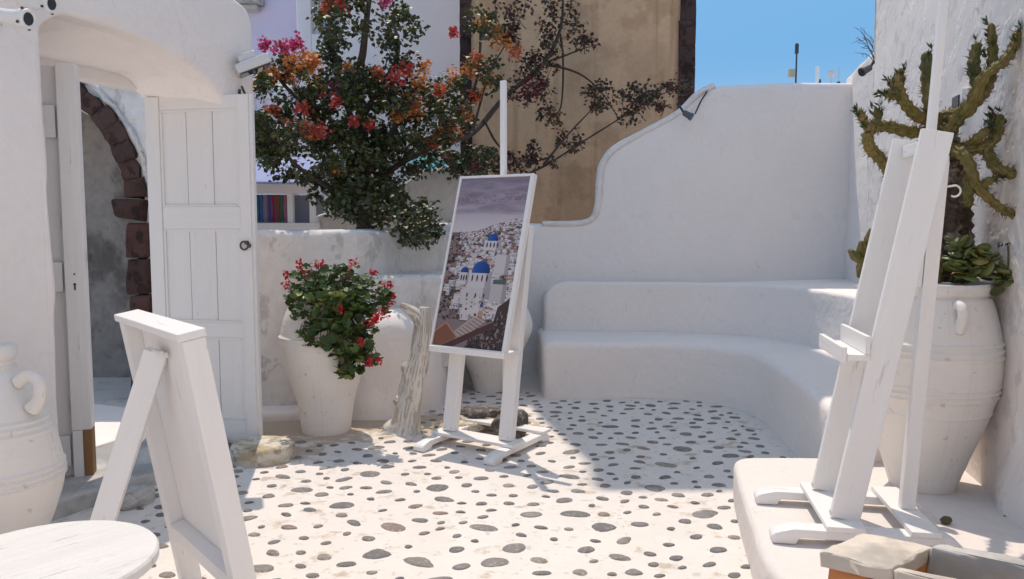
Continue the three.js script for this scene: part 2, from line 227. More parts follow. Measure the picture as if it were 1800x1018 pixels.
// raised ledge outline used by the pebbles too
const LEDGE = [[1.19, -4.08], [3.2, -4.08], [3.2, -0.6], [1.35, -0.6], [0.98, -2.2], [0.93, -2.75]];
const inPoly = (x, z, P) => { let c = false; for (let i = 0, j = P.length - 1; i < P.length; j = i++) if ((P[i][1] > z) !== (P[j][1] > z) && x < (P[j][0] - P[i][0]) * (z - P[i][1]) / (P[j][1] - P[i][1]) + P[i][0]) c = !c; return c; };
{
  const R = rng(5), variants = [];
  for (let k = 0; k < 16; k++) {
    const n = 14, pos = [0, 0.0065, 0], idx = [], ang = k > 11, outl = [], ctl = Array.from({ length: 7 }, () => ang ? 0.74 + 0.5 * R() : 0.86 + 0.28 * R());
    for (let i = 0; i < n; i++) { const f = i / 2, a = Math.floor(f) % 7, t = f - Math.floor(f), p = ctl[(a + 6) % 7], q = ctl[a], r2 = ctl[(a + 1) % 7], s2 = ctl[(a + 2) % 7]; outl.push(t ? (-p + 9 * q + 9 * r2 - s2) / 16 : q); }
    for (const [s, y] of [[0.6, 0.0058], [0.88, 0.0035], [1, -0.003]]) for (let i = 0; i < n; i++) { const t = i / n * 2 * Math.PI; pos.push(Math.cos(t) * outl[i] * s, y, Math.sin(t) * outl[i] * s); }
    for (let i = 0; i < n; i++) { const j = (i + 1) % n; idx.push(0, 1 + j, 1 + i); for (let q = 0; q < 2; q++) { const a = 1 + q * n; idx.push(a + i, a + j, a + n + j, a + i, a + n + j, a + n + i); } }
    const g = new THREE.BufferGeometry(); g.setAttribute('position', new THREE.Float32BufferAttribute(pos, 3)); g.setIndex(idx); g.computeVertexNormals();
    const uv = []; for (let i = 0; i < pos.length / 3; i++) uv.push(pos[i * 3] * 0.12 + k * 0.13, pos[i * 3 + 2] * 0.12); g.setAttribute('uv', new THREE.Float32BufferAttribute(uv, 2));
    variants.push(g);
  }
  const pm = tex(256, (u, v) => { const t = 0.78 + 0.3 * N(u, v, 8, 8, 5, 1201, 0.6) + (N(u, v, 40, 40, 2, 1211) > 0.68 ? 0.2 : 0); return [t * 0.9, t * 0.9, t * 0.9]; }, true);
  const tones = [[0.19, 0.175, 0.168], [0.165, 0.155, 0.15], [0.215, 0.195, 0.18], [0.27, 0.235, 0.20], [0.155, 0.148, 0.145], [0.24, 0.18, 0.155], [0.20, 0.186, 0.175], [0.18, 0.166, 0.158]].map((c) => std({ color: rgb(...c.map((x) => x * 1.65)), map: pm, bumpMap: M.roughBump, bumpScale: 0.006, roughness: 0.72 }));
  const list = [], big = [[345, 842], [250, 828], [530, 862], [650, 834], [1150, 860], [1005, 795], [1200, 790], [1170, 818], [870, 990], [690, 928], [665, 975], [460, 1000], [1060, 928], [725, 937], [850, 930], [1012, 905], [770, 858], [600, 890], [935, 906], [1240, 905], [740, 990], [905, 965]];
  const tryAdd = (x, z, r) => { for (const q of list) if (Math.hypot(q.x - x, q.z - z) < (q.r + r) * 1.0 + 0.038 + 0.045 * R()) return false; list.push({ x, z, r, e: 1.1 + 0.9 * R(), a: (R() - 0.5) * 1.5, k: Math.floor(R() * 16), m: Math.floor(R() * 8) }); return true; };
  for (const [px, py] of big) { const p = G(px, py); tryAdd(p.x, p.z, 0.046 + 0.018 * R()); }
  for (let i = 0; i < 40000 && list.length < 760; i++) {
    const x = lerp(-2.1, 2.2, R()), z = -lerp(2.7, 6.7, R()), q = R(), r = q < 0.25 ? lerp(0.017, 0.024, R()) : q < 0.92 ? lerp(0.025, 0.038, R()) : lerp(0.038, 0.05, R());
    if (inPoly(x, z, LEDGE)) continue;
    if (x > 1.72 && z < -4.0 && z > -6.2 && x > 1.5) continue;
    if (z < -6.35 && x > 0.2) continue;
    if (x < -1.75 && z < -4.3) continue;
    if (x < -0.95 && z < -5.1) continue;                         // bare cement by the big pot
    tryAdd(x, z, r);
  }
  for (const q of list) { const d = Math.hypot(q.x, q.z); q.s = q.r * q.r * q.e / (d * d * d) * (Math.abs(q.x / q.z) < 0.69 && -q.z > 2.85 ? 1 : 0.001); }
  list.sort((a, b) => b.s - a.s);
  const rest = [];
  list.forEach((q, i) => {
    const m = new THREE.Matrix4().compose(V(q.x, floorY(q.x, q.z) + 0.0015, q.z), new THREE.Quaternion().setFromAxisAngle(V(0, 1, 0), q.a), V(q.r * Math.sqrt(q.e), 1, q.r / Math.sqrt(q.e)));
    if (i < 300) { const o = part('pebble', variants[q.k], tones[q.m], floor); o.name = 'pebble' + (i ? '_' + String(i).padStart(3, '0') : ''); o.applyMatrix4(m); } else rest.push(variants[q.k].clone().applyMatrix4(m));
  });
  const o = part('small_pebbles', rest, tones[1], floor); o.userData.kind = 'stuff';
}

// ---------------------------------------------------------------- walls of the court
const outlineBy = (pts, rad, step) => roundPoly(pts, rad);
{ // raised ledge at the right
  const t = thing('plaster_ledge', 'low whitewashed ledge along the right wall carrying the easel and tall pot', 'ledge', V(0, 0, 0));
  part('ledge_body', solid(roundPoly(LEDGE, [0.12, 0.02, 0.02, 0.02, 0.2, 0.25]), -0.04, 0.21, { r: 0.035, amp: 0.006, step: 0.06 }), M.plasterDimmed, t);
}
{ // corner bench: seat, back, both whitewashed and soft-edged
  const t = thing('corner_bench', 'curved whitewashed masonry bench built into the shaded corner', 'bench', V(0.3, 0, -6.4));
  const sh = (g) => g.translate(-0.3, 0, 6.4);
  const seat = [[0.27, -6.42], [1.1, -6.47], [1.55, -6.37], [1.86, -6.05], [1.9, -5.6], [1.84, -5.0], [1.72, -4.0], [3.0, -4.0], [3.15, -7.5], [0.25, -7.5]];
  part('seat', sh(solid(roundPoly(seat, [0.06, 0.4, 0.4, 0.35, 0.4, 0.3, 0.02, 0.02, 0.02, 0.02]), -0.03, 0.48, { r: 0.06, amp: 0.010, step: 0.07, taper: -0.0 })), M.plaster, t);
  const back = [[0.30, -7.18], [1.3, -7.14], [2.0, -6.95], [2.42, -6.45], [2.52, -5.7], [2.5, -4.0], [3.0, -4.0], [3.3, -7.62], [0.30, -7.62]];
  // the back's left end climbs in a soft quarter round
  const bg = solid(roundPoly(back, [0.05, 0.5, 0.5, 0.4, 0.4, 0.02, 0.02, 0.02, 0.02]), 0.4, 0.945, { r: 0.03, amp: 0.007, step: 0.06 });
  const p = bg.attributes.position; for (let i = 0; i < p.count; i++) { const x = p.getX(i), y = p.getY(i), e = 0.22, dx = 0.30 + e - x; if (dx > 0 && y > 0.72) { const lim = 0.945 - e + Math.sqrt(Math.max(0, e * e - dx * dx)); p.setY(i, Math.min(y, Math.max(0.725, lim))); } }
  part('seat_back', sh(boxUV(toCreasedNormals(bg, 0.75), 0.5)), M.plaster, t);
}
{ // tall back wall with its stepped, curving top
  const t = thing('back_wall', 'tall whitewashed courtyard wall whose top curves down in a step', 'wall', V(1, 0, -7.6));
  const top = [[-0.95, -0.05], [3.75, -0.05], [3.75, 2.87], [3.3, 2.86], [2.5, 2.855], [1.98, 2.83], [1.82, 2.74], [1.62, 2.56], [1.3, 2.39], [1.0, 2.22], [0.885, 2.05], [0.865, 1.75], [0.85, 1.57], [0.72, 1.495], [0.3, 1.49], [-0.95, 1.50]];
  const map = (u, v, w) => V(u - 1, v, w);
  part('wall_face', solid(roundPoly(top, [0, 0, 0, 0.1, 0.3, 0.12, 0.1, 0.2, 0.2, 0.14, 0.12, 0.1, 0.06, 0.1, 0.2, 0.02]), -0.40, 0, { r: 0.05, r0: 0.05, amp: 0.009, step: 0.09, map }), M.plaster, t);
  // raised coping that follows the curve
  const line = [[0.30, 1.485], [0.66, 1.49], [0.80, 1.54], [0.845, 1.66], [0.86, 1.9], [0.89, 2.07], [1.0, 2.215], [1.3, 2.385], [1.62, 2.56], [1.80, 2.74], [1.97, 2.83]].map(([x, y]) => V(x - 1 , y, -0.02));
  part('coping', limb(line, [0.028, 0.036, 0.036, 0.032, 0.028], { n: 90, seg: 10, bump: (s, th) => 1 + 0.18 * noise3(s * 6, th, 3) }), M.rough, t);
}
// weathered low wall and the lumpy masonry steps against it, left of the easel
{
  const t = thing('weathered_wall', 'low weathered whitewashed wall with grey stains beneath the bougainvillea', 'wall', V(-1.4, 0, -6));
  const sh = (g) => g.translate(1.4, 0, 6);
  part('wall_body', [sh(solid(roundPoly([[-2.4, -5.82], [-1.62, -5.85], [-1.12, -6.25], [-0.86, -6.95], [-0.3, -7.12], [-0.3, -7.5], [-1.0, -7.45], [-1.5, -6.8], [-1.85, -6.25], [-2.4, -6.2]], [0.02, 0.25, 0.3, 0.3, 0.1, 0.05, 0.3, 0.3, 0.2, 0.02]), -0.04, 1.43, { r: 0.06, amp: 0.022, step: 0.07, freq: 2.6 }))], M.old, t);
  part('wall_foot', sh(solid(roundPoly([[-2.0, -5.62], [-1.5, -5.7], [-1.3, -6.1], [-2.0, -6.1]], [0.05, 0.1, 0.1, 0.02]), -0.03, 0.075, { r: 0.05, amp: 0.01, step: 0.05 })), M.plaster, t);
}
{
  const t = thing('masonry_steps', 'lumpy whitewashed masonry mass behind the geranium pot and driftwood', 'masonry', V(-1, 0, -6));
  const sh = (g) => g.translate(1, 0, 6);
  part('upper_step', sh(solid(roundPoly([[-1.42, -6.2], [-1.2, -6.05], [-0.62, -6.2], [-0.42, -6.5], [-0.45, -7.2], [-1.3, -6.9]], [0.15, 0.12, 0.2, 0.15, 0.05, 0.1]), 0.3, 1.06, { r: 0.06, amp: 0.018, step: 0.06, freq: 2.8 })), M.old, t);
  part('lower_step', sh(solid(roundPoly([[-1.55, -5.85], [-1.2, -5.68], [-0.82, -5.74], [-0.6, -6.0], [-0.52, -6.6], [-1.5, -6.5]], [0.15, 0.2, 0.22, 0.2, 0.1, 0.1]), -0.04, 0.80, { r: 0.2, amp: 0.024, step: 0.05, freq: 2.8, taper: 0.04 })), M.plaster, t);
}
// right-hand wall: low end by the bench, then the taller house with rough render
const RWX = (d) => 1.514 + 0.235 * d;
{
  const t = thing('side_wall', 'whitewashed side wall closing the bench corner on the right', 'wall', V(3, 0, -7));
  const a = 5.9, b = 7.9;
  part('wall_body', solid(roundPoly([[RWX(a) - 0.0, -a], [RWX(b), -b], [RWX(b) + 0.4, -b], [RWX(a) + 0.4, -a]], 0.02), -0.05, 2.97, { r: 0.05, amp: 0.012, step: 0.1 }).translate(-3, 0, 7), M.plaster, t);
}
{
  const t = thing('tall_house', 'tall whitewashed house with rough flaking render behind the cactus', 'house', V(3, 0, -4));
  const a = -1.0, b = 6.35, map = (u, v, w) => { const d = u; return V(RWX(d) - 0.10 - 3 + w * 0.974, v, -d + 4 + w * 0.229); };
  const o = [[a, -0.05], [b, -0.05], [b - 0.03, 1.2], [b + 0.02, 2.1], [b - 0.1, 2.7], [b - 0.05, 3.3], [b + 0.02, 4.2], [b, 5.6], [a, 5.6]];
  part('wall', solid(roundPoly(o, 0.05), -0.0, 0.5, { r: 0.06, r0: 0.05, amp: 0.022, step: 0.12, map, freq: 2.0 }), M.rough, t);
  // small window slot with a dark shutter
  const w0 = 4.0, sl = part('window', [solid([[w0, 1.92], [w0 + 0.16, 1.92], [w0 + 0.16, 2.16], [w0, 2.16]], -0.045, 0.03, { r: 0.005, amp: 0, map, step: 0.3 })], M.wood, t);
  part('pane', solid([[w0 + 0.03, 1.945], [w0 + 0.13, 1.945], [w0 + 0.13, 2.135], [w0 + 0.03, 2.135]], -0.052, 0.0, { r: 0.002, amp: 0, map, step: 0.3 }), M.glassDark, sl);
}
{ // buttress lump at the foot of that house, nearest the camera
  const t = thing('buttress', 'short plastered buttress at the foot of the right wall beside the tall pot', 'buttress', V(2.4, 0.2, -3.2));
  part('buttress_body', solid(roundPoly([[2.26, -3.52], [2.6, -3.6], [2.6, -2.5], [2.05, -2.5], [2.13, -3.3]], 0.06), 0.15, 0.80, { r: 0.09, amp: 0.018, step: 0.06, taper: 0.05 }).translate(-2.4, -0.2, 3.2), M.rough, t);
}

// ---------------------------------------------------------------- left house with the arched porch
const LO = V(-1.72, 0, -5.22), LD = V(0.37, 0, -0.929), LN = V(0.929, 0, 0.37);   // along the wall (away), out of the wall
const lmap = (base) => (u, v, w) => V(LO.x + LD.x * u + LN.x * w - base.x, v, LO.z + LD.z * u + LN.z * w - base.z);
const LB = V(-2.2, 0, -4.4);
const house = thing('porch_house', 'whitewashed house with a deep arched porch around a double door', 'house', LB);
{
  const o = [[-5.0, -0.05], [-1.52, -0.05], [-1.50, 1.2], [-1.53, 2.42], [-1.40, 2.515], [-1.03, 2.515], [-0.75, 2.48], [-0.5, 2.40], [-0.33, 2.29], [-0.23, 2.12], [-0.20, 1.2], [-0.20, -0.05], [0, -0.05], [0.0, 2.78], [-0.05, 2.88], [-0.3, 2.97], [-0.9, 3.12], [-5, 3.5]];
  part('porch_front', solid(roundPoly(o, [0, 0.02, 0.1, 0.05, 0.05, 0.2, 0.15, 0.12, 0.08, 0.08, 0.1, 0, 0.02, 0.05, 0.05, 0.1, 0.3, 0]), -0.60, 0, { r: 0.03, r0: 0.01, amp: 0.014, step: 0.08, map: lmap(LB), freq: 2.6 }), M.plaster, house);
  const i = [[-5.0, -0.05], [-1.72, -0.05], [-1.72, 2.40], [-0.235, 2.40], [-0.235, -0.05], [0, -0.05], [0, 2.78], [-0.9, 3.1], [-5, 3.48]];
  part('inner_wall', solid(roundPoly(i, [0, 0, 0.04, 0.04, 0, 0, 0.04, 0.1, 0]), -0.69, -0.59, { r: 0.0, amp: 0.010, step: 0.1, map: lmap(LB) }), M.plaster, house);
  { // splayed soffit running from the arch edge back and down to the lintel
    const edge = [[-1.535, 2.44], [-1.40, 2.50], [-1.03, 2.50], [-0.75, 2.465], [-0.5, 2.39], [-0.34, 2.28], [-0.245, 2.13], [-0.215, 1.95]], va = (u) => { for (let k = 1; k < edge.length; k++) if (u <= edge[k][0]) { const t = (u - edge[k - 1][0]) / (edge[k][0] - edge[k - 1][0]); return lerp(edge[k - 1][1], edge[k][1], clamp(t)); } return 1.95; };
    const m = lmap(LB), nu = 60, nw = 14, pos = [], idx = [];
    for (let j = 0; j <= nw; j++) for (let i = 0; i <= nu; i++) { const u = lerp(-1.56, -0.325, i / nu), t = j / nw, top = va(u), q = wobble(m(u, lerp(top + 0.045, Math.min(2.405, top - 0.01), t) - 0.02 * Math.sin(Math.PI * t), lerp(-0.045, -0.587, t)), 0.006, 3); pos.push(q.x, q.y, q.z); }
    for (let j = 0; j < nw; j++) for (let i = 0; i < nu; i++) { const a = j * (nu + 1) + i, b = a + nu + 1; idx.push(a, a + 1, b + 1, a, b + 1, b); }
    const g = new THREE.BufferGeometry(); g.setAttribute('position', new THREE.Float32BufferAttribute(pos, 3)); g.setIndex(idx); g.computeVertexNormals(); part('porch_soffit', boxUV(g, 0.5), M.plaster, house);
  }
  const fr = thing0(house, 'door_frame');
  const pc = (u0, u1, v0, v1, w0, w1, m = M.woodMatt, n = 'jamb', p = fr) => part(n, solid([[u0, v0], [u1, v0], [u1, v1], [u0, v1]], w0, w1, { r: 0.006, amp: 0.001, step: 0.5, map: lmap(LB), crease: 0.3, uvs: 1 }), m, p);
  pc(-1.80, -0.20, 2.335, 2.425, -0.672, -0.565, M.woodMatt, 'lintel');
  pc(-0.285, -0.225, 0.10, 2.333, -0.672, -0.568); pc(-0.26, -0.225, 0.10, 2.333, -0.566, -0.545); pc(-1.74, -1.68, 0.10, 2.333, -0.672, -0.568);
}
function thing0(parent, name) { const g = new THREE.Group(); g.name = name; parent.add(g); return g; }
{ // step and threshold
  const t = thing('door_step', 'worn grey stone doorstep with a chipped edge below the porch door', 'step', V(-2.1, 0, -4.6));
  part('step_slab', solid(roundPoly([[-1.74, -0.66], [-1.70, 0.02], [-1.1, 0.10], [-0.5, 0.06], [-0.3, -0.02], [-0.28, -0.66]], 0.05), -0.03, 0.085, { r: 0.02, amp: 0.014, step: 0.04, freq: 5, map: (u, v, w) => lmap(V(-2.1, 0, -4.6))(u, w, v) }), M.stoneGrey, t);
  const n = tag(part('passage_floor', solid(roundPoly([[-3.0, -0.6], [0.0, -0.6], [0.0, -5.0], [-3.0, -5.0]], 0.02), -0.04, 0.10, { r: 0.01, amp: 0.006, step: 0.2, map: (u, v, w) => lmap(V(0, 0, 0))(u, w, v) }), M.plaster), 'whitewashed passage floor beyond the porch door', null, null, 'structure');
}
// doors: local x from hinge to free edge, y up, z = face towards the court
function doorLeaf(name, label, hinge, free, y0, mirror) {
  const L = free.clone().sub(hinge); L.y = 0; const w = L.length(), ex = L.normalize(), ez = V().crossVectors(ex, V(0, 1, 0));
  const t = thing(name, label, 'door'); orient(t, ex, V(0, 1, 0), ez, V(hinge.x, y0, hinge.z)); return { t, w };
}
{
  const h = 2.255, { t, w } = doorLeaf('door_leaf', 'open white panelled door leaf standing flat beside the porch, with a ring handle', V(-2.375, 0, -5.075), V(-1.66, 0, -4.935), 0.035);
  const sw = 0.075, d = 0.02;
  part('stile', box(0, sw + 0.02, 0, h, -d, d), M.woodMatt, t); part('stile', box(w - sw, w, 0, h, -d, d), M.woodMatt, t);
  const rails = [[0, 0.16], [0.70, 0.80], [1.405, 1.55], [h - 0.085, h]];
  rails.forEach(([a, b]) => part('rail', box(sw + 0.021, w - sw - 0.001, a, b, -d + 0.001, d - 0.006), M.woodMatt, t));
  for (let k = 0; k < 3; k++) {
    const y0 = rails[k][1], y1 = rails[k + 1][0], x0 = sw + 0.02, x1 = w - sw, n = 3;
    for (let j = 0; j < n; j++) { const a = lerp(x0, x1, j / n), b = lerp(x0, x1, (j + 1) / n); part('panel_board', box(a + 0.0015, b - 0.0015, y0 - 0.002, y1 + 0.002, -0.012, 0.005 + 0.001 * (j % 2), 0.004), M.woodMatt, t); }
    const fr = [box(x0, x0 + 0.018, y0, y1, 0.004, 0.014, 0.003), box(x1 - 0.018, x1, y0, y1, 0.004, 0.014, 0.003), box(x0 + 0.019, x1 - 0.019, y1 - 0.016, y1, 0.004, 0.014, 0.003), box(x0 + 0.019, x1 - 0.019, y0, y0 + 0.012, 0.004, 0.016, 0.003)];
    part('moulding', fr, M.woodMatt, t);
  }
  part('edge_bead', box(w - 0.001, w + 0.022, 0, h, -0.02, 0.012), M.woodMatt, t);
  const rg = new THREE.TorusGeometry(0.026, 0.006, 10, 24); rg.translate(w - 0.045, 1.30, d + 0.014);
  const pl = new THREE.CylinderGeometry(0.012, 0.014, 0.02, 12); pl.rotateX(Math.PI / 2); pl.translate(w - 0.03, 1.318, d + 0.008);
  part('ring_handle', [rg, pl, new THREE.SphereGeometry(0.014, 12, 8).translate(w - 0.008, 1.30, d + 0.02)], M.iron, t);
}
{
  const h = 2.27, { t, w } = doorLeaf('door_leaf', 'half-open white door leaf showing its keyhole edge and bare wood at the foot', V(-2.93, 0, -3.98), V(-2.325, 0, -4.19), 0.045);
  const d = 0.022;
  for (let j = 0; j < 3; j++) { const a = lerp(0, w - 0.1, j / 3), b = lerp(0, w - 0.1, (j + 1) / 3); part('board', box(a + 0.0015, b - 0.0015, 0.02, h - 0.01, -d, 0.004 + 0.0015 * (j % 2)), M.woodMatt, t); }
  for (const [a, b] of [[0.10, 0.27], [1.06, 1.22], [1.88, 2.05]]) part('rail', box(0.02, w - 0.11, a, b, 0.007, 0.032), M.woodMatt, t);
  const st = part('stile', box(w - 0.098, w, 0.30, h, -0.05, 0.05), M.woodMatt, t); part('stile_foot', box(w - 0.097, w - 0.046, 0.0, 0.299, -0.049, 0.047), M.woodMatt, t); part('bare_foot', box(w - 0.0455, w - 0.001, 0.0, 0.299, -0.049, 0.047), M.bare, t);
  const kh = new THREE.CylinderGeometry(0.007, 0.007, 0.004, 12); kh.rotateX(Math.PI / 2); kh.translate(w - 0.05, 1.10, 0.051);
  part('keyhole', [kh, box(w - 0.0545, w - 0.0455, 1.068, 1.099, 0.048, 0.0522, 0.001)], M.metalDark, t); part('bolt_hole', new THREE.CylinderGeometry(0.005, 0.005, 0.004, 8).rotateX(Math.PI / 2).translate(w - 0.05, 1.155, 0.051), M.metalDark, t);
  const rg = new THREE.TorusGeometry(0.024, 0.005, 8, 20); rg.rotateY(Math.PI / 2); rg.translate(w + 0.018, 1.24, -0.03); part('ring_handle', rg, M.iron, t);
}
{ // the room behind with its brown stone arch
  const zf = -6.4, t = thing('arched_room', 'old grey room with a crumbling dark stone arch seen through the open door', 'building', V(-3.6, 0, zf));
  const cx = -4.34, R = 1.16, sp = 1.70, map = (u, v, w) => V(u + 3.6, v, w);
  const o = [[-2.55, 0.0], [-2.55, 2.62], [-6.2, 2.62], [-6.2, 0.0], [cx - R, 0], [cx - R, sp]];
  for (let k = 1; k < 24; k++) { const a = Math.PI - k / 24 * Math.PI; o.push([cx + Math.cos(a) * (R + 0.14), sp + Math.sin(a) * (R - 0.25)]); }
  o.push([cx + R + 0.14, sp], [cx + R + 0.14, 0]);
  part('front_wall', solid(o.map((p) => [p[0], p[1]]), -0.4, 0, { r: 0.01, amp: 0.012, step: 0.15, map }), M.old, t);
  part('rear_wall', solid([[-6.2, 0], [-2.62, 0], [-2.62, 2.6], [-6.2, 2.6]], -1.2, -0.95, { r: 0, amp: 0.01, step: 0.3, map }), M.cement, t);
  part('roof', solid([[-6.2, 2.621], [-2.6, 2.621], [-2.6, 2.74], [-6.2, 2.74]], -1.2, -0.30, { r: 0, amp: 0, step: 0.5, map }), M.old, t);
  const Rn = rng(9);
  for (let k = 0; k < 11; k++) { // voussoirs on the right-hand half of the arch
    const a0 = k / 11 * 1.5 + 0.001, a1 = (k + 1) / 11 * 1.5 - 0.001, ri = R - 0.02 * Rn(), ro = R + 0.125 + 0.05 * Rn();
    const pt = (a, r) => [cx + Math.cos(a) * r, sp + Math.sin(a) * (r - 0.12)];
    part('arch_stone', solid(roundPoly([pt(a0, ri), pt(a0, ro), pt((a0 + a1) / 2, ro + 0.02 * Rn()), pt(a1, ro), pt(a1, ri), pt((a0 + a1) / 2, ri)], 0.004), -0.38, 0.04 + 0.012 * Rn(), { r: 0.006, amp: 0.014, step: 0.03, freq: 12, map }), M.quoin[Math.floor(Rn() * 2)], t);
  }
  part('mortar_edge', limb(Array.from({ length: 16 }, (_, k) => { const a = k / 15 * 1.5; return V(cx + Math.cos(a) * (R + 0.185) + 3.6, sp + Math.sin(a) * (R + 0.065), 0.0); }), [0.03, 0.026, 0.034], { n: 90, seg: 8, bump: (q, th) => 1 + 0.5 * noise3(q * 12, th, 2) }), M.old, t);
  part('impost', solid(roundPoly([[cx + R - 0.07, 1.54], [cx + R + 0.15, 1.50], [cx + R + 0.17, 1.68], [cx + R - 0.10, 1.68]], 0.03), -0.38, 0.10, { r: 0.02, amp: 0.012, step: 0.05, freq: 7, map }), M.quoin[0], t);
  for (let k = 0; k < 5; k++) part('pier_stone', solid(roundPoly([[cx + R - 0.02 * Rn(), k * 0.3], [cx + R + 0.17, k * 0.3], [cx + R + 0.17 + 0.03 * Rn(), k * 0.3 + 0.29], [cx + R + 0.01, k * 0.3 + 0.29]], 0.02), -0.38, 0.06 + 0.03 * Rn(), { r: 0.02, amp: 0.012, step: 0.05, freq: 7, map }), M.quoin[Math.floor(Rn() * 3)], t);
  part('bare_render', solid(roundPoly([[cx + R + 0.19, 0.05], [-2.62, 0.05], [-2.6, 2.02], [-2.9, 2.05], [cx + R + 0.2, 1.9]], 0.03), -0.1, 0.02, { r: 0.01, amp: 0.008, step: 0.06, freq: 6, map }), M.ochre, t);
}

// ---------------------------------------------------------------- houses behind
{ // brown house
  const D = 9.78, t = thing('brown_house', 'tall brown stuccoed house with dark stone corners behind the back wall', 'house', V(0.8, 0, -D));
  const x0 = -0.63, x1 = 2.28, map = (u, v, w) => V(u - 0.8, v, w);
  part('wall', solid([[x0 + 0.1, -0.05], [x1 - 0.12, -0.05], [x1 - 0.12, 8.6], [1.15, 8.6], [1.15, 11.9], [x0 + 0.1, 11.9]], -5, 0, { r: 0.01, amp: 0.008, step: 0.4, map }), M.ochre, t);
  const R = rng(31);
  for (const [a, b, top] of [[x0 - 0.02, x0 + 0.115, 11.9], [x1 - 0.19, x1, 8.6]]) for (let y = 0, k = 0; y < top; k++) {
    const h = Math.min(0.26 + 0.2 * R(), top - y); const j = 0.02 * R();
    part('quoin_stone', solid(roundPoly([[a + (a < 0 ? 0 : -j), y + 0.002], [b + (a < 0 ? j : 0), y + 0.002], [b + (a < 0 ? j : 0), y + h - 0.002], [a + (a < 0 ? 0 : -j), y + h - 0.002]], 0.008), -0.3, 0.03 + 0.006 * R(), { r: 0.006, amp: 0.004, step: 0.1, freq: 9, map }), M.quoin[k % 2], t); y += h;
  }
  part('cornice', box(x0 - 0.9, 0.45, 11.905, 12.1, -5.1, 0.15, 0.02), M.far, t);
}
{ // white house
  const t = thing('white_house', 'white house with a recessed blue-grey window behind the bougainvillea', 'house', V(-2, 0, -12.5));
  const map = (u, v, w) => V(u + 2, v, w), L = Z(522, 100, 12.5).x, Rr = Z(812, 100, 12.5).x - 0.0, wl = Z(548, 60, 12.5), wr = Z(600, 60, 12.5);
  const sh = [[L, -0.05], [Rr, -0.05], [Rr, 6.5], [L, 6.5]];
  // front wall with a window opening: built of four butted pieces in one mesh
  const A = wl.x, B = wr.x, yb = wl.y, yt = yb + 1.3;
  part('wall', [solid([[L, -0.05], [A, -0.05], [A, 6.5], [L, 6.5]], -4, 0, { r: 0.03, amp: 0.004, step: 0.4, map }), solid([[B, -0.05], [Rr, -0.05], [Rr, 6.5], [B, 6.5]], -4, 0, { r: 0.0, amp: 0.0, step: 0.5, map }), solid([[A, -0.05], [B, -0.05], [B, yb], [A, yb]], -4, 0, { r: 0.0, amp: 0.0, step: 0.5, map }), solid([[A, yt], [B, yt], [B, 6.5], [A, 6.5]], -4, 0, { r: 0.0, amp: 0.0, step: 0.5, map })], M.far, t);
  const w = part('window', [box(A + 2, B + 2, yb, yt, -0.35, -0.25, 0.01)], std({ color: rgb(0.42, 0.47, 0.58), roughness: 0.5 }), t);
  part('frame', [box(A + 2.001, A + 2.06, yb, yt, -0.25, -0.2), box(B + 1.94, B + 1.999, yb, yt, -0.25, -0.2), box(A + 2.06, B + 1.94, yb, yb + 0.06, -0.25, -0.2), box((A + B) / 2 + 1.98, (A + B) / 2 + 2.02, yb + 0.06, yt, -0.25, -0.2)], M.wood, w);
}
{ // mauve house at the far left, with cornice, tiled canopy and balusters
  const t = thing('mauve_house', 'pale mauve house with a grey cornice and balustrade above the door leaf', 'house', V(-4.5, 0, -13.5));
  const map = (u, v, w) => V(u + 4.5, v, w), x0 = -7.2, x1 = Z(540, 100, 13.5).x, yc = Z(440, 14, 13.5).y;
  const mv = std({ map: M.far.map, bumpMap: M.wallBump, bumpScale: 0.008, color: rgb(0.86, 0.80, 0.95) });
  part('wall', solid([[x0, -0.05], [x1, -0.05], [x1, 6.6], [x0, 6.6]], -3, 0, { r: 0.01, amp: 0.004, step: 0.5, map }), mv, t);
  const xe = Z(466, 10, 13.5).x + 4.5;
  part('cornice', [box(x0 + 4.5, xe, yc + 0.02, yc + 0.14, 0.002, 0.30, 0.02), box(x0 + 4.5, xe - 0.08, yc - 0.08, yc + 0.018, 0.002, 0.18, 0.02)], M.stoneGrey, t);
}
{ // balustrade with a lean-to roof, in front of the mauve house
  const d = 11.2, a = Z(440, 212, d), b = Z(512, 212, d), yt = Z(440, 172, d).y, t = thing('balustrade', 'short white balustrade under a grey canopy left of the bougainvillea', 'balustrade', V(a.x, 0, -d));
  const w = b.x - a.x; part('parapet', box(-0.3, w, 0, a.y, -0.25, 0, 0.02), M.far, t);
  part('handrail', box(-0.3, w, yt, yt + 0.07, -0.16, 0.02, 0.015), M.far, t);
  for (let k = 0; k < 6; k++) { const g = lathe([[0.03, 0], [0.045, 0.03], [0.02, 0.1], [0.045, 0.2], [0.02, yt - a.y]], 12); g.translate(-0.1 + k * 0.13, a.y, -0.08); part('baluster', g, M.far, t); }
  const R = rng(3); for (let k = 0; k < 7; k++) for (let j = 0; j < 3; j++) { const g = box(-0.055, 0.055, -0.008, 0.008, -0.12, 0.12, 0.006); g.rotateX(0.5); g.translate(-0.2 + k * 0.12, yt + 0.16 + j * 0.09 + 0.01 * R(), -0.1 - j * 0.19); part('roof_slate', g, M.stoneGrey, t); }
}
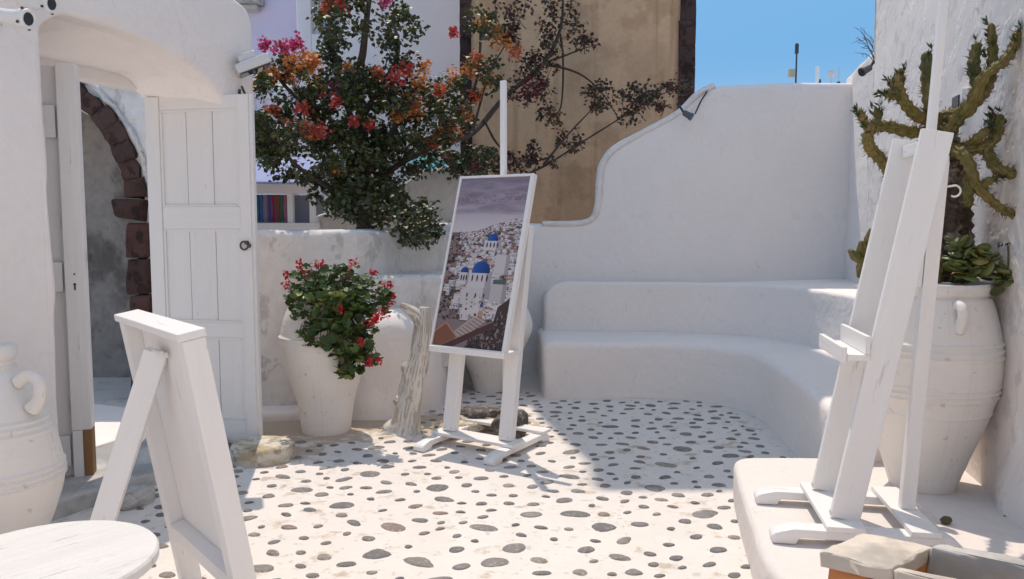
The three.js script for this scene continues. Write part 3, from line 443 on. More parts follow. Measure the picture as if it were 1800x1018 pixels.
{ // textile stall
  const d = 9.0, t = thing('textile_stall', 'white stall hung with colourful cloths above the weathered wall', 'stall', V(-2.9, 0, -d));
  const px = (x) => Z(x, 380, d).x + 2.9, py = (y) => Z(480, y, d).y;
  part('post', box(px(428), px(436), 0, py(322), -0.08, 0), M.wood, t); part('post', box(px(505), px(515), 0, py(341), -0.08, 0), M.wood, t); part('post', box(px(544), px(553), 0, py(341), -0.08, 0), M.wood, t);
  part('beam', box(px(425), px(556), py(340), py(321), -0.09, 0.01), M.wood, t);
  part('counter', box(px(425), px(556), 0, py(392), -0.5, 0.02), M.wood, t);
  part('awning', solid([[px(420), py(320)], [px(552), py(320)], [px(552), py(320) + 0.03], [px(420), py(320) + 0.03]], -0.9, 0.2, { r: 0.01, amp: 0.01, step: 0.1, map: (u, v, w) => V(u, v - w * 0.34 + 0.03, w) }), std({ color: rgb(0.36, 0.38, 0.58), roughness: 0.9, bumpMap: M.wallBump, bumpScale: 0.004 }), t);  // awning's blue-lavender colour has the shade on pale cloth mixed in
  const cols = [[0.05, 0.06, 0.12], [0.04, 0.22, 0.28], [0.10, 0.14, 0.42], [0.42, 0.38, 0.42], [0.16, 0.10, 0.3], [0.4, 0.06, 0.16], [0.28, 0.10, 0.08], [0.08, 0.22, 0.14], [0.45, 0.16, 0.26]];
  for (let k = 0; k < 9; k++) { const x = lerp(px(440), px(503), (k + 0.5) / 9), g = new THREE.PlaneGeometry(0.05, py(342) - py(390), 6, 8), p = g.attributes.position; for (let i = 0; i < p.count; i++) p.setZ(i, 0.012 * Math.sin(p.getX(i) * 190 + k) + 0.006 * Math.sin(p.getY(i) * 20 + k)); g.computeVertexNormals(); g.rotateY(0.5 * Math.sin(k * 2.1)); g.translate(x, (py(342) + py(390)) / 2, -0.05 - 0.02 * (k % 2)); part('cloth', g, std({ color: rgb(...cols[k]), roughness: 0.95, side: THREE.DoubleSide }), t); }
  part('back_board', box(px(425), px(556), py(392), py(341), -0.4, -0.36), std({ color: rgb(0.3, 0.29, 0.32) }), t);
}
{ // stair parapet
  const d = 8.1, t = thing('stair_parapet', 'grey weathered stair parapet sloping down behind the easel', 'wall', V(-0.8, 0, -d)), q = (x, y) => { const p = Z(x, y, d); return [p.x, p.y]; };
  const o = [q(560, 380), q(690, 338), q(740, 300), q(800, 285), q(860, 300), q(860, 420), [q(860, 420)[0], 0], [q(560, 380)[0], 0]];
  part('wall_body', solid(roundPoly(o, 0.04), -0.3, 0, { r: 0.04, amp: 0.03, step: 0.07, freq: 4, map: (u, v, w) => V(u + 0.8, v, w) }), M.old, t);
  part('lime_edge', limb([q(690, 345), q(735, 366), q(775, 388), q(800, 400)].map((p) => V(p[0] + 0.8, p[1], 0.05)), [0.022, 0.024], { n: 24, bump: (s, th) => 1 + 0.3 * noise3(s * 9, th, 1) }), M.plaster, t);
}
{
  const d = 8.6, q = (x, y, dz = 0) => Z(x, y, d + dz), g = new THREE.PlaneGeometry(1, 1, 16, 8), p = g.attributes.position;
  for (let i = 0; i < p.count; i++) { const u = p.getX(i) + 0.5, v = p.getY(i) + 0.5, a = q(712, 262).lerp(q(812, 282), u), b = q(716, 288).lerp(q(812, 306), u), r = b.lerp(a, v); r.z += 0.25 * Math.sin(u * 9) * 0.3 - 0.3 * v; r.y += 0.03 * Math.sin(u * 14 + v * 3); p.setXYZ(i, r.x, r.y, r.z); }
  g.computeVertexNormals(); tag(part('cloth_canopy', g, std({ color: rgb(0.02, 0.38, 0.52), roughness: 0.8, side: THREE.DoubleSide })), 'turquoise cloth canopy half hidden behind the bougainvillea leaves', 'canopy');
}
{ // far roof with aerials
  const d = 22, t = thing('distant_house', 'distant white house whose roof aerials show above the back wall', 'house', V(8, 0, -d));
  part('wall', solid([[-3, 0], [4.2, 0], [4.2, 5.25], [-3, 5.25]], -4, 0, { r: 0.03, amp: 0, step: 0.6, map: (u, v, w) => V(u, v, w) }), M.far, t);
  const base = 5.25, pole = (name, label, px, y, r, m) => { const p = Z(px, y, d + 1), o = thing(name, label, 'aerial', V(p.x, base, p.z)); part('pole', new THREE.CylinderGeometry(r, r * 1.2, p.y - base, 10).translate(0, (p.y - base) / 2, 0), m, o); return [o, p.y - base]; };
  const [a, ah] = pole('aerial_mast', 'tall dark aerial mast with a tan box on the distant roof', 1401, 76, 0.022, M.metalDark);
  part('cross_arm', box(-0.045, 0.045, ah - 0.3, ah - 0.02, -0.04, 0.04), M.metalDark, a); part('control_box', box(-0.22, -0.045, Z(1396, 136, d + 1).y - base, Z(1396, 122, d + 1).y - base, -0.08, 0.08, 0.01), std({ color: rgb(0.42, 0.37, 0.28) }), a);
  const [b, bh] = pole('panel_aerial', 'slim white panel aerial on the distant roof', 1436, 118, 0.03, M.whiteMetal); part('panel', box(-0.055, 0.055, bh - 0.42, bh + 0.01, 0.031, 0.08, 0.02), M.whiteMetal, b); part('foot', box(0.08, 0.13, 0, bh - 0.35, -0.03, 0.03, 0.01), M.metalDark, b);
  const [c, ch] = pole('dish_aerial', 'round white dish aerial on the distant roof', 1461, 134, 0.018, M.metalGrey); const dg = new THREE.SphereGeometry(0.3, 20, 8, 0, 2 * Math.PI, 0, 0.42); dg.rotateX(Math.PI / 2 + 0.15); dg.translate(0, ch + 0.1, -0.25); part('dish', dg, std({ color: rgb(0.66, 0.62, 0.64), side: THREE.DoubleSide }), c); part('feed_arm', tube([V(0, ch - 0.02, 0.02), V(0, ch + 0.02, 0.2), V(0, ch + 0.1, 0.28)], 0.01, 8, 6), M.metalGrey, c);
  const [e, eh] = pole('rod_aerial', 'thin rod aerial at the right end of the distant roof', 1475, 118, 0.016, M.metalGrey); part('foot', box(-0.04, 0.04, 0, eh - 0.42, -0.04, 0.04, 0.01), M.metalDark, e);
}

{ // unseen house added behind the viewer to fill the shade with warm light
  const t = thing('added_fill_house', 'unseen whitewashed house added across the court to bounce warm light', 'house', V(0, 0, 6.0)), map = (u, v, w) => V(u, v, -w);
  part('wall', solid([[-9, -0.05], [9, -0.05], [9, 6.5], [-9, 6.5]], -4, 0, { r: 0.03, amp: 0.01, step: 0.6, map }), M.plaster, t);
  for (const x of [-5, -1.6, 2.2, 5.6]) { const w = part('window', box(x, x + 0.9, 1.0, 2.3, -0.05, 0.002, 0.004), M.wood, t); part('pane', box(x + 0.07, x + 0.83, 1.07, 2.23, -0.056, -0.0505, 0.001), M.glassDark, w); }
}
// ---------------------------------------------------------------- lamps and fittings
{ // round bullet lamps high on the porch house
  function bullet(label, c, dir, L = 0.18, r = 0.036) {
    const t = thing('bullet_lamp', label, 'lamp', c), ez = dir.clone().normalize(), ex = V().crossVectors(V(0, 1, 0), ez).normalize(), ey = V().crossVectors(ez, ex); orient(t, ex, ey, ez, c);
    const cyl = (a, b, r0, r1) => { const g = new THREE.CylinderGeometry(r1, r0, b - a, 28); g.rotateX(Math.PI / 2); g.translate(0, 0, (a + b) / 2); return g; };
    part('housing', cyl(-L, 0, r * 0.86, r * 0.9), M.whiteMetal, t); const rim = part('rim', [cyl(0.001, 0.03, r * 1.12, r * 1.12), new THREE.TorusGeometry(r * 0.95, 0.008, 8, 28).translate(0, 0, 0.032)], M.whiteMetal, t);
    part('glass', cyl(0.02, 0.034, r * 0.86, r * 0.84), M.glassDark, t);
    for (let k = 0; k < 4; k++) { const a = k * Math.PI / 2 + 0.5; part('screw', new THREE.SphereGeometry(0.0065, 8, 6).translate(Math.cos(a) * r * 1.25, Math.sin(a) * r * 1.25, 0.02), M.metalDark, t); }
    part('bracket', tube([V(0, -r, -L * 0.6), V(0, -r - 0.05, -L * 0.8), V(-0.02, -r - 0.06, -L - 0.12)], 0.011, 10, 8), M.whiteMetal, t);
  }
  bullet('round white bullet lamp at the top left corner above the near pier', Z(38, 32, 3.35), V(0.95, -0.15, 0.22));
  bullet('round white bullet lamp cut by the top edge above the porch arch', Z(80, 6, 3.7), V(0.95, -0.15, 0.22));
}
{ // floodlight on the corner
  const c = Z(432, 120, 5.1), t = thing('flood_light', 'square white floodlight hung on the corner of the porch house', 'lamp', c); t.rotation.set(0.0, 0.35, 0);
  const tilt = (g) => g.rotateZ(0.42).translate(0.03, 0, 0.05);
  part('housing', [tilt(box(-0.10, 0.13, -0.028, 0.035, -0.07, 0.10, 0.012)), tilt(box(-0.06, 0.06, 0.036, 0.085, -0.05, 0.06, 0.012))], M.metalGrey, t);
  part('glass', tilt(box(-0.085, 0.115, -0.036, -0.0285, -0.055, 0.085, 0.002)), M.glassDark, t);
  part('reflector', tilt(box(0.03, 0.06, -0.040, -0.0365, -0.045, 0.075, 0.001)), std({ color: rgb(0.6, 0.55, 0.45) }), t);
  part('wall_bracket', [box(-0.09, -0.02, -0.012, 0.012, -0.1, 0.02), box(-0.085, -0.03, -0.07, -0.013, -0.09, -0.02, 0.008)], M.metalDark, t);
  part('cable', [tube([V(-0.06, -0.06, -0.04), V(-0.05, -0.15, 0.0), V(0.0, -0.2, 0.02), V(-0.03, -0.12, 0.03)], 0.007), tube([V(-0.06, -0.08, -0.05), V(-0.09, -0.17, -0.02), V(-0.06, -0.21, 0.0), V(-0.04, -0.14, 0.02)], 0.008)], M.metalDark, t);
}
function spotOnWall(label, c, dir) {
  const t = thing('spot_lamp', label, 'lamp', c), ez = dir.clone().normalize(), ex = V().crossVectors(V(0, 1, 0), ez).normalize(); orient(t, ex, V().crossVectors(ez, ex), ez, c);
  const q = 0.72, cy = (a, b, r0, r1) => new THREE.CylinderGeometry(r1 * q, r0 * q, (b - a) * q, 20).rotateX(Math.PI / 2).translate(0, 0, (a + b) / 2 * q);
  part('housing', [cy(-0.08, 0.02, 0.038, 0.044), cy(0.019, 0.05, 0.050, 0.052)], std({ color: rgb(0.10, 0.10, 0.115), roughness: 0.55 }), t); part('glass', cy(0.048, 0.053, 0.044, 0.044), M.glassDark, t);
  part('bracket', tube([V(0, 0, -0.06), V(0, 0.03, -0.12), V(-0.02, 0.04, -0.16)], 0.011, 8, 6), M.metalDark, t);
}
spotOnWall('small grey spot lamp on the slope of the back wall', Z(1211, 203, 7.45), V(0.75, -0.5, 0.35));
spotOnWall('dark spot lamp at the top of the side wall beside the sky', Z(1520, 124, 6.5), V(-0.85, -0.45, 0.3));
tag(part('cable', [tube([Z(1222, 200, 7.55), Z(1232, 178, 7.55), Z(1242, 162, 7.58), Z(1240, 156, 7.75)], 0.008, 14, 6)], M.metalDark), 'dark cable running over the top of the back wall from the spot lamp', 'cable');
{ // dry twigs over the tall house edge
  const R = rng(12), g = []; const root = Z(1542, 118, 6.6);
  for (let k = 0; k < 9; k++) { const e = Z(lerp(1496, 1536, R()), lerp(45, 112, R()), 6.6 - 0.2 * R()), m = root.clone().lerp(e, 0.5).add(V(0.05 * R(), 0.06 * R(), 0)); g.push(limb([root, m, e], [0.004, 0.003, 0.0015], { n: 8, seg: 5 })); for (let j = 0; j < 3; j++) { const a = m.clone().lerp(e, R()), b = a.clone().add(V((R() - 0.6) * 0.16, (R() - 0.3) * 0.12, 0)); g.push(limb([a, a.clone().lerp(b, 0.5), b], [0.0025, 0.0012], { n: 3, seg: 4 })); } }
  tag(part('dry_twigs', g, std({ color: rgb(0.12, 0.10, 0.11) })), 'bare dry twigs sticking out beside the tall house against the sky', 'twigs');
}

// ---------------------------------------------------------------- pots
function ridge(prof, y, r, n = 2) { return prof; }
function potProfile(pts, ridges = [], steps = 90) { // smooth profile with raised bands, then an inner wall
  const c = new THREE.SplineCurve(pts.map((p) => new THREE.Vector2(p[0], p[1]))), out = [[0.001, pts[0][1]]];
  for (let i = 0; i <= steps; i++) { const p = c.getPoint(i / steps); let r = p.x; for (const [y, w, a] of ridges) r += a * Math.exp(-(((p.y - y) / w) ** 2)); out.push([r, p.y]); }
  return out;
}
const POTW = { amp: 0.004 };
function potBody(prof, t, inner) { const g = lathe(prof, 72), p = g.attributes.position; for (let i = 0; i < p.count; i++) { const q = wobble(V(p.getX(i), p.getY(i), p.getZ(i)), 0.0035, 5); if (p.getY(i) > 0.002) p.setXYZ(i, q.x, q.y, q.z); } g.computeVertexNormals(); return part('pot_body', g, M.pot, t); }
let geraniumTop, tallPotTop;
{ // geranium pot
  const c = G(574, 757), t = thing('terracotta_pot', 'large white rounded pot overflowing with red geraniums', 'pot', c);
  const prof = potProfile([[0.165, 0], [0.172, 0.03], [0.20, 0.22], [0.27, 0.45], [0.308, 0.62], [0.30, 0.72], [0.27, 0.84], [0.225, 0.93], [0.222, 0.955]], [[0.69, 0.009, 0.010], [0.62, 0.005, -0.004], [0.95, 0.012, 0.012]], 300);
  prof.push([0.20, 0.955], [0.19, 0.93], [0.19, 0.88]); potBody(prof, t); geraniumTop = c.clone().setY(0.93);
  part('soil', new THREE.CylinderGeometry(0.2, 0.2, 0.01, 32).translate(0, 0.885, 0), M.soil, t);
}
{ // tall pot on the ledge
  const c = G(1620, 852, 0.21), t = thing('tall_amphora', 'tall white ridged amphora on the ledge holding the big cactus', 'pot', c);
  const prof = potProfile([[0.145, 0], [0.15, 0.02], [0.195, 0.16], [0.26, 0.34], [0.305, 0.50], [0.318, 0.62], [0.305, 0.74], [0.275, 0.86], [0.25, 0.935], [0.252, 0.985]], [[0.655, 0.007, 0.009], [0.685, 0.007, 0.010], [0.715, 0.007, 0.009], [0.465, 0.007, 0.009], [0.492, 0.007, 0.009], [0.52, 0.006, 0.007], [0.385, 0.006, 0.006], [0.925, 0.006, -0.010], [0.965, 0.02, 0.012]], 480);
  prof.push([0.225, 0.985], [0.22, 0.96], [0.22, 0.93]); potBody(prof, t); tallPotTop = c.clone().setY(c.y + 0.95);
  part('soil', new THREE.CylinderGeometry(0.225, 0.225, 0.01, 32).translate(0, 0.945, 0), M.soil, t);
  for (const a of [-0.08, 3.06]) { const g = limb([V(0, 0.895, 0.262), V(0, 0.893, 0.30), V(0, 0.85, 0.318), V(0, 0.785, 0.282)], [0.02, 0.018, 0.018, 0.022], { n: 20, seg: 12, bump: (s, th) => 1 + 0.35 * Math.abs(Math.sin(th)) }); g.rotateY(a); part('handle', g, M.pot, t); }
}
{ // pot behind the easel
  const c = G(862, 686), t = thing('rounded_pot', 'plain white rounded pot half hidden behind the picture easel', 'pot', c);
  const prof = potProfile([[0.145, 0], [0.15, 0.03], [0.19, 0.16], [0.29, 0.36], [0.365, 0.52], [0.375, 0.62], [0.33, 0.74], [0.26, 0.80], [0.265, 0.83]], [[0.22, 0.004, 0.003], [0.34, 0.004, 0.003], [0.82, 0.012, 0.012]], 120); prof.push([0.23, 0.83], [0.22, 0.76], [0.01, 0.74]); potBody(prof, t);
}
{ // jar at the left
  const c = V(-2.195, 0, -3.2), t = thing('lidded_jar', 'white ridged jar with a narrow neck and ear handles before the near pier', 'jar', c);
  const prof = potProfile([[0.12, 0], [0.13, 0.03], [0.19, 0.17], [0.245, 0.33], [0.252, 0.43], [0.225, 0.57], [0.165, 0.72], [0.105, 0.83], [0.082, 0.865], [0.085, 0.89]], [[0.39, 0.007, 0.009], [0.415, 0.007, 0.009], [0.44, 0.007, 0.009], [0.595, 0.007, 0.009], [0.62, 0.007, 0.009], [0.645, 0.007, 0.009], [0.866, 0.006, 0.012]], 480);
  prof.push([0.082, 0.895], [0.098, 0.905], [0.102, 0.93], [0.098, 0.955], [0.088, 0.962], [0.07, 0.958], [0.062, 0.93], [0.06, 0.85]); potBody(prof, t);
  for (const a of [1.35, 4.45]) { const g = limb([V(0, 0.80, 0.125), V(0, 0.835, 0.185), V(0, 0.81, 0.235), V(0, 0.74, 0.232), V(0, 0.69, 0.19)], [0.022, 0.02, 0.02, 0.02, 0.026], { n: 28, seg: 12, bump: (s, th) => 1 + 0.3 * Math.abs(Math.sin(th)) }); g.rotateY(a); part('handle', g, M.pot, t); }
}

// ---------------------------------------------------------------- easels
function easel(name, label, o, yaw, legTop, tray, mastLean, mastTop, lowTop, lean, halfW, lw = 0.09, ld = 0.05, mz = -0.375) {
  const t = thing(name, label, 'easel'), ex = V(Math.cos(yaw), 0, Math.sin(yaw)), ez = V(-Math.sin(yaw), 0, Math.cos(yaw)); orient(t, ex, V(0, 1, 0), ez, o);
  const fh = 0.062, hw = halfW;
  for (const s of [-1, 1]) { // sled foot with rounded bearers cut out below
    const sh = [[0.27, 0], [0.18, 0], [0.17, 0.026], [-0.33, 0.026], [-0.34, 0], [-0.42, 0], [-0.425, 0.03], [-0.38, fh], [0.19, fh], [0.255, 0.045], [0.275, 0.03]].map((p) => [p[0], p[1]]);
    part('foot', solid(roundPoly(sh, 0.012), -0.04, 0.04, { r: 0.005, r0: 0.005, amp: 0, step: 0.2, map: (u, v, w) => V(s * (hw + 0.05) + w, v, u), uvs: 1, crease: 0.5 }), M.wood, t);
  }
  part('crossbar', box(-hw - 0.10, hw + 0.10, fh + 0.001, fh + 0.022, -0.075, 0.07), M.wood, t);
  part('crossbar', box(-hw - 0.10, hw + 0.10, fh + 0.001, fh + 0.022, mz - 0.05, mz + 0.06), M.wood, t);
  const y0 = fh + 0.022;
  for (const s of [-1, 1]) { const a = V(s * hw, y0, -lean * y0), b = V(s * hw, legTop, -lean * legTop); part('leg', plank(a, b, lw, ld, V(0, 0, 1)), M.wood, t); }
  if (!tray.board) part('top_rail', plank(V(-hw + lw / 2 + 0.001, legTop - 0.05, -lean * (legTop - 0.05)), V(hw - lw / 2 - 0.001, legTop - 0.05, -lean * (legTop - 0.05)), 0.05, 0.03, V(0, 0, 1)), M.wood, t);
  for (const s of [-1, 1]) for (const k of [-1, 1]) part('screw', new THREE.CylinderGeometry(0.005, 0.005, 0.003, 8).rotateX(Math.PI / 2).translate(s * hw + k * lw * 0.25, 0.11, -lean * 0.11 + ld / 2 + 0.003), M.metalGrey, t);
  // tray with a lip
  const ty = tray.y, tz = -lean * ty, x0 = tray.x0, x1 = tray.x1;
  part('tray', box(x0, x1, ty - 0.012, ty + 0.012, tz + 0.052, tz + 0.052 + tray.d, 0.003), M.wood, t);
  part('tray_lip', box(x0, x1, ty - 0.02, ty + tray.lip, tz + 0.053 + tray.d, tz + 0.073 + tray.d, 0.003), M.wood, t);
  if (tray.backstop) part('tray_backstop', box(x0, x1, ty + 0.013, ty + 0.085, tz + 0.053, tz + 0.071, 0.003), M.wood, t);
  // rear post: thick lower sleeve and the thin sliding mast
  const mp = (y, dz = 0) => V(0, y, mz - mastLean * y + dz);
  part('rear_post', plank(mp(y0), mp(lowTop), 0.045, 0.055, V(0, 0, 1)), M.wood, t);
  part('mast', plank(mp(lowTop - 0.5, 0.045), mp(mastTop, 0.045), 0.04, 0.03, V(0, 0, 1)), M.wood, t);
  part('brace', box(-0.025, 0.025, legTop - 0.12, legTop - 0.08, mz - mastLean * legTop - 0.02, -lean * legTop - 0.02), M.wood, t);
  return t;
}
{
  const o = G(838, 788, 0.0), yaw = 0.56;
  const t = easel('picture_easel', 'white wooden easel holding the framed village picture in mid court', o, yaw, 1.46, { y: 0.655, x0: -0.305, x1: 0.285, d: 0.15, lip: 0.02, board: true }, 0.0, 2.43, 1.2, 0.17, 0.225, 0.095, 0.06);
  // the framed picture stands on the tray: a thing of its own
  const ex = V(Math.cos(yaw), 0, Math.sin(yaw)), ez = V(-Math.sin(yaw), 0, Math.cos(yaw)), k = 0.315, up = V(0, 1, 0).addScaledVector(ez, -k).normalize(), nz = V().crossVectors(ex, up);
  const base = o.clone().add(V(0, 0.668, 0)).addScaledVector(ez, 0.085).addScaledVector(ex, -0.015);
  const p = thing('framed_picture', 'tall white-framed print of a hillside village with blue domes on the easel', 'picture'); orient(p, ex, up, nz, base);
  const w = 0.298, h = 1.185, f = 0.016;
  part('frame', box(-w, -w + f, 0, h, -0.03, 0.012, 0.002), M.wood, p); part('frame', box(w - f - 0.012, w, 0, h, -0.03, 0.012, 0.002), M.wood, p); part('frame', box(-w + f + 0.0005, w - f - 0.0125, h - f, h, -0.03, 0.0115, 0.002), M.wood, p); part('frame', box(-w + f + 0.0005, w - f - 0.0125, 0, 0.008, -0.03, 0.0115, 0.002), M.wood, p);
  part('backing', box(-w + f, w - f - 0.012, 0.006, h - f, -0.028, -0.002, 0.001), M.wood, p);
  const W2 = 1024, H2 = 2048, cv = document.createElement('canvas'); cv.width = W2; cv.height = H2; village(cv.getContext('2d'), W2, H2);
  const ct = new THREE.CanvasTexture(cv); ct.colorSpace = THREE.SRGBColorSpace;
  const pg = new THREE.PlaneGeometry(2 * w - 2 * f - 0.012, h - f - 0.008); pg.translate(-0.006, (h - f + 0.008) / 2, 0.0025); part('print', pg, std({ map: ct, roughness: 0.55, color: rgb(0.74, 0.71, 0.73) }), p);
}
{
  const o = G(1440, 915, 0.212); o.x = 1.335; o.z = -3.14;
  const t = easel('empty_easel', 'empty white wooden easel on the ledge in front of the cactus pot', o, Math.PI / 2 + 0.17, 1.60, { y: 0.735, x0: -0.20, x1: 0.195, d: 0.085, lip: 0.04, backstop: true }, 0.05, 2.55, 1.50, 0.185, 0.168, 0.03, 0.112, -0.295);
  const y = 1.40, z = -0.295 - 0.05 * y - 0.028; part('hook', limb([V(0.0, y, z), V(0.0, y + 0.001, z - 0.018), ...Array.from({ length: 9 }, (_, k) => { const a = 1.9 - k * 0.5; return V(0, y - 0.018 + 0.022 * Math.sin(a), z - 0.034 + 0.022 * -Math.cos(a)); })], [0.0042, 0.004, 0.0035], { n: 48, seg: 8 }), M.whiteMetal, t);
}
function village(c, w, h) {
  const R = rng(404), f = (a) => `rgb(${a.map((x) => Math.round(clamp(x, 0, 255))).join(',')})`, j = (a, k) => { const d = (R() - 0.5) * k; return a.map((x) => x + d); };
  let g = c.createLinearGradient(0, 0, 0, h * 0.36); g.addColorStop(0, 'rgb(150,136,152)'); g.addColorStop(0.4, 'rgb(186,172,182)'); g.addColorStop(0.75, 'rgb(222,212,214)'); g.addColorStop(1, 'rgb(236,230,230)'); c.fillStyle = g; c.fillRect(0, 0, w, h);
  for (let i = 0; i < 520; i++) { const y = h * 0.19 * R(), x = w * R(), s = 20 + 90 * R(); c.fillStyle = `rgba(${R() < 0.5 ? '116,98,116' : '206,194,202'},${0.05 + 0.06 * R()})`; c.beginPath(); c.ellipse(x, y + h * 0.02, s * 1.8, s * 0.35, 0, 0, 7); c.fill(); }
  for (let i = 0; i < 120; i++) { const x = w * R(), y = h * (0.12 + 0.05 * R()) - x / w * 60; c.fillStyle = `rgba(112,92,108,${0.10 + 0.15 * R()})`; c.beginPath(); c.ellipse(x, y, 8 + 26 * R(), 5 + 8 * R(), 0, 0, 7); c.fill(); }
  // the hillside line: low at the left, climbing to the right
  const hill = (x) => h * (0.335 - 0.085 * sstep(0.15, 1, x / w));
  c.fillStyle = 'rgb(150,134,130)'; c.beginPath(); c.moveTo(0, hill(0)); for (let x = 0; x <= w; x += 12) c.lineTo(x, hill(x) - 12 * R()); c.lineTo(w, h); c.lineTo(0, h); c.fill();
  for (let i = 0; i < 1500; i++) { const x = w * R(), y = lerp(hill(x), h * 0.84, R()), q = R(), s = 8 + 30 * R(); c.fillStyle = f(j(q < 0.5 ? [70, 58, 56] : q < 0.8 ? [112, 96, 92] : [160, 128, 116], 30)); c.beginPath(); c.ellipse(x, y, s, s * 0.5, R() - 0.5, 0, 7); c.fill(); }
  const homes = []; for (let i = 0; i < 760; i++) { const x = w * R(), t = R(); if (R() < 0.9 * sstep(0.24, 0.02, x / w - 0.10 * t)) continue; homes.push([x, lerp(hill(x) + 6, h * 0.80, t), t]); }
  homes.sort((a, b) => a[1] - b[1]);
  for (const [x, y, t] of homes) { // white cubes with a shaded side, slot windows, some vaults and coloured fronts
    const s = lerp(20, 84, Math.pow(t, 0.8)) * (0.6 + 0.7 * R()), ww = s * (0.9 + 0.8 * R()), hh = s * (0.55 + 0.5 * R()), tint = R(), base = tint < 0.80 ? [230, 223, 222] : tint < 0.88 ? [206, 160, 140] : tint < 0.94 ? [196, 182, 168] : [176, 120, 112];
    c.fillStyle = f(j(base, 14)); c.fillRect(x, y, ww, hh); if (R() < 0.22) { c.beginPath(); c.ellipse(x + ww * 0.38, y, ww * 0.36, hh * 0.3, 0, Math.PI, 0); c.fill(); }
    c.fillStyle = f(base.map((v) => v * 0.70)); c.fillRect(x + ww * 0.74, y, ww * 0.26, hh); c.fillStyle = 'rgba(250,246,244,0.9)'; c.fillRect(x, y, ww, Math.max(2, hh * 0.07)); c.fillStyle = 'rgba(70,58,62,0.75)'; c.fillRect(x, y + hh, ww * 1.02, Math.max(2, hh * 0.12));
    const n = 1 + Math.floor(R() * 3); for (let k = 0; k < n; k++) { c.fillStyle = R() < 0.12 ? 'rgb(40,84,140)' : 'rgb(66,56,62)'; c.fillRect(x + ww * (0.10 + 0.22 * k), y + hh * (0.28 + 0.1 * R()), Math.max(2, s * 0.10), hh * (0.26 + 0.25 * R())); }
  }
  for (let i = 0; i < 1300; i++) { const x = w * (0.12 + 0.9 * R()), y = hill(x) + h * 0.055 * R() * R() - 8, s = 8 + 16 * R(); c.fillStyle = f(j(R() < 0.62 ? [226, 218, 216] : R() < 0.5 ? [176, 140, 132] : [84, 70, 70], 36)); c.fillRect(x, y, s * 1.2, s * 0.8); }
  const block = (x, y, ww, hh, k = 0) => { c.fillStyle = f([232 - k, 226 - k, 224 - k]); c.fillRect(x * w, y * h, ww * w, hh * h); c.fillStyle = 'rgba(150,140,146,0.55)'; c.fillRect((x + ww * 0.74) * w, y * h, ww * w * 0.26, hh * h); };
  const slits = (x, y, ww, n, hh) => { c.fillStyle = 'rgb(58,50,58)'; for (let i = 0; i < n; i++) { c.beginPath(); c.ellipse((x + ww * (i + 0.5) / n) * w, y * h, w * 0.011, hh * h, 0, 0, 7); c.fill(); } };
  const dome = (x, y, r, k = 1) => { const gx = x * w, gy = y * h, gr = r * w, gg = c.createLinearGradient(gx - gr, gy - gr, gx + gr, gy); gg.addColorStop(0, f([42 * k, 118 * k, 196 * k])); gg.addColorStop(0.55, f([18 * k, 78 * k, 158 * k])); gg.addColorStop(1, f([10 * k, 46 * k, 112 * k])); c.fillStyle = gg; c.beginPath(); c.arc(gx, gy, gr, Math.PI, 0); c.fill(); c.fillRect(gx - gr, gy - 1, 2 * gr, gr * 0.12); c.fillStyle = 'rgb(230,226,226)'; c.fillRect(gx - 2, gy - gr * 1.25, 4, gr * 0.28); };
  block(0.50, 0.375, 0.24, 0.06); slits(0.52, 0.405, 0.2, 4, 0.015); dome(0.615, 0.376, 0.078, 1.05);
  block(0.36, 0.56, 0.33, 0.10); slits(0.38, 0.60, 0.28, 4, 0.02); dome(0.52, 0.563, 0.128); block(0.22, 0.565, 0.14, 0.075); slits(0.235, 0.60, 0.11, 3, 0.018); dome(0.285, 0.566, 0.058, 0.95);
  block(0.70, 0.46, 0.2, 0.11, 6); block(0.30, 0.655, 0.40, 0.10, 8); block(0.70, 0.62, 0.22, 0.12, 22); c.fillStyle = 'rgb(92,110,102)'; c.fillRect(0.72 * w, 0.605 * h, 0.18 * w, 0.025 * h);
  slits(0.32, 0.70, 0.36, 3, 0.014); block(0.34, 0.75, 0.34, 0.06, 2);
  for (let i = 0; i < 110; i++) { const x = (0.34 + 0.46 * R()) * w, y = (0.70 + 0.13 * R()) * h, s = 8 + 26 * R(); c.fillStyle = f(j(R() < 0.6 ? [226, 218, 214] : R() < 0.4 ? [190, 150, 132] : [70, 60, 60], 30)); c.fillRect(x, y, s, s * 0.8); }
  c.fillStyle = 'rgb(22,66,140)'; c.fillRect(0.60 * w, 0.735 * h, 0.03 * w, 0.03 * h); c.fillStyle = 'rgb(208,160,132)'; c.fillRect(0.58 * w, 0.79 * h, 0.07 * w, 0.04 * h);
  // dark wall at the lower right, brown terrace and steps in front
  c.fillStyle = 'rgb(74,56,54)'; c.beginPath(); c.moveTo(0.84 * w, 0.76 * h); c.lineTo(w, 0.70 * h); c.lineTo(w, h); c.lineTo(0.45 * w, h); c.lineTo(0.80 * w, 0.88 * h); c.fill();
  for (let i = 0; i < 260; i++) { const x = (0.5 + 0.5 * R()) * w, y = (0.88 + 0.12 * R()) * h - (x > 0.82 * w ? 0.1 * h * R() : 0); c.fillStyle = f(j(R() < 0.3 ? [150, 130, 124] : [58, 44, 44], 40)); c.beginPath(); c.ellipse(x, y, 6 + 22 * R(), 4 + 12 * R(), R() * 3, 0, 7); c.fill(); }
  c.fillStyle = 'rgb(196,178,168)'; c.beginPath(); c.moveTo(0.24 * w, 0.93 * h); c.lineTo(0.52 * w, 0.82 * h); c.lineTo(0.72 * w, 0.84 * h); c.lineTo(0.36 * w, 0.97 * h); c.fill();
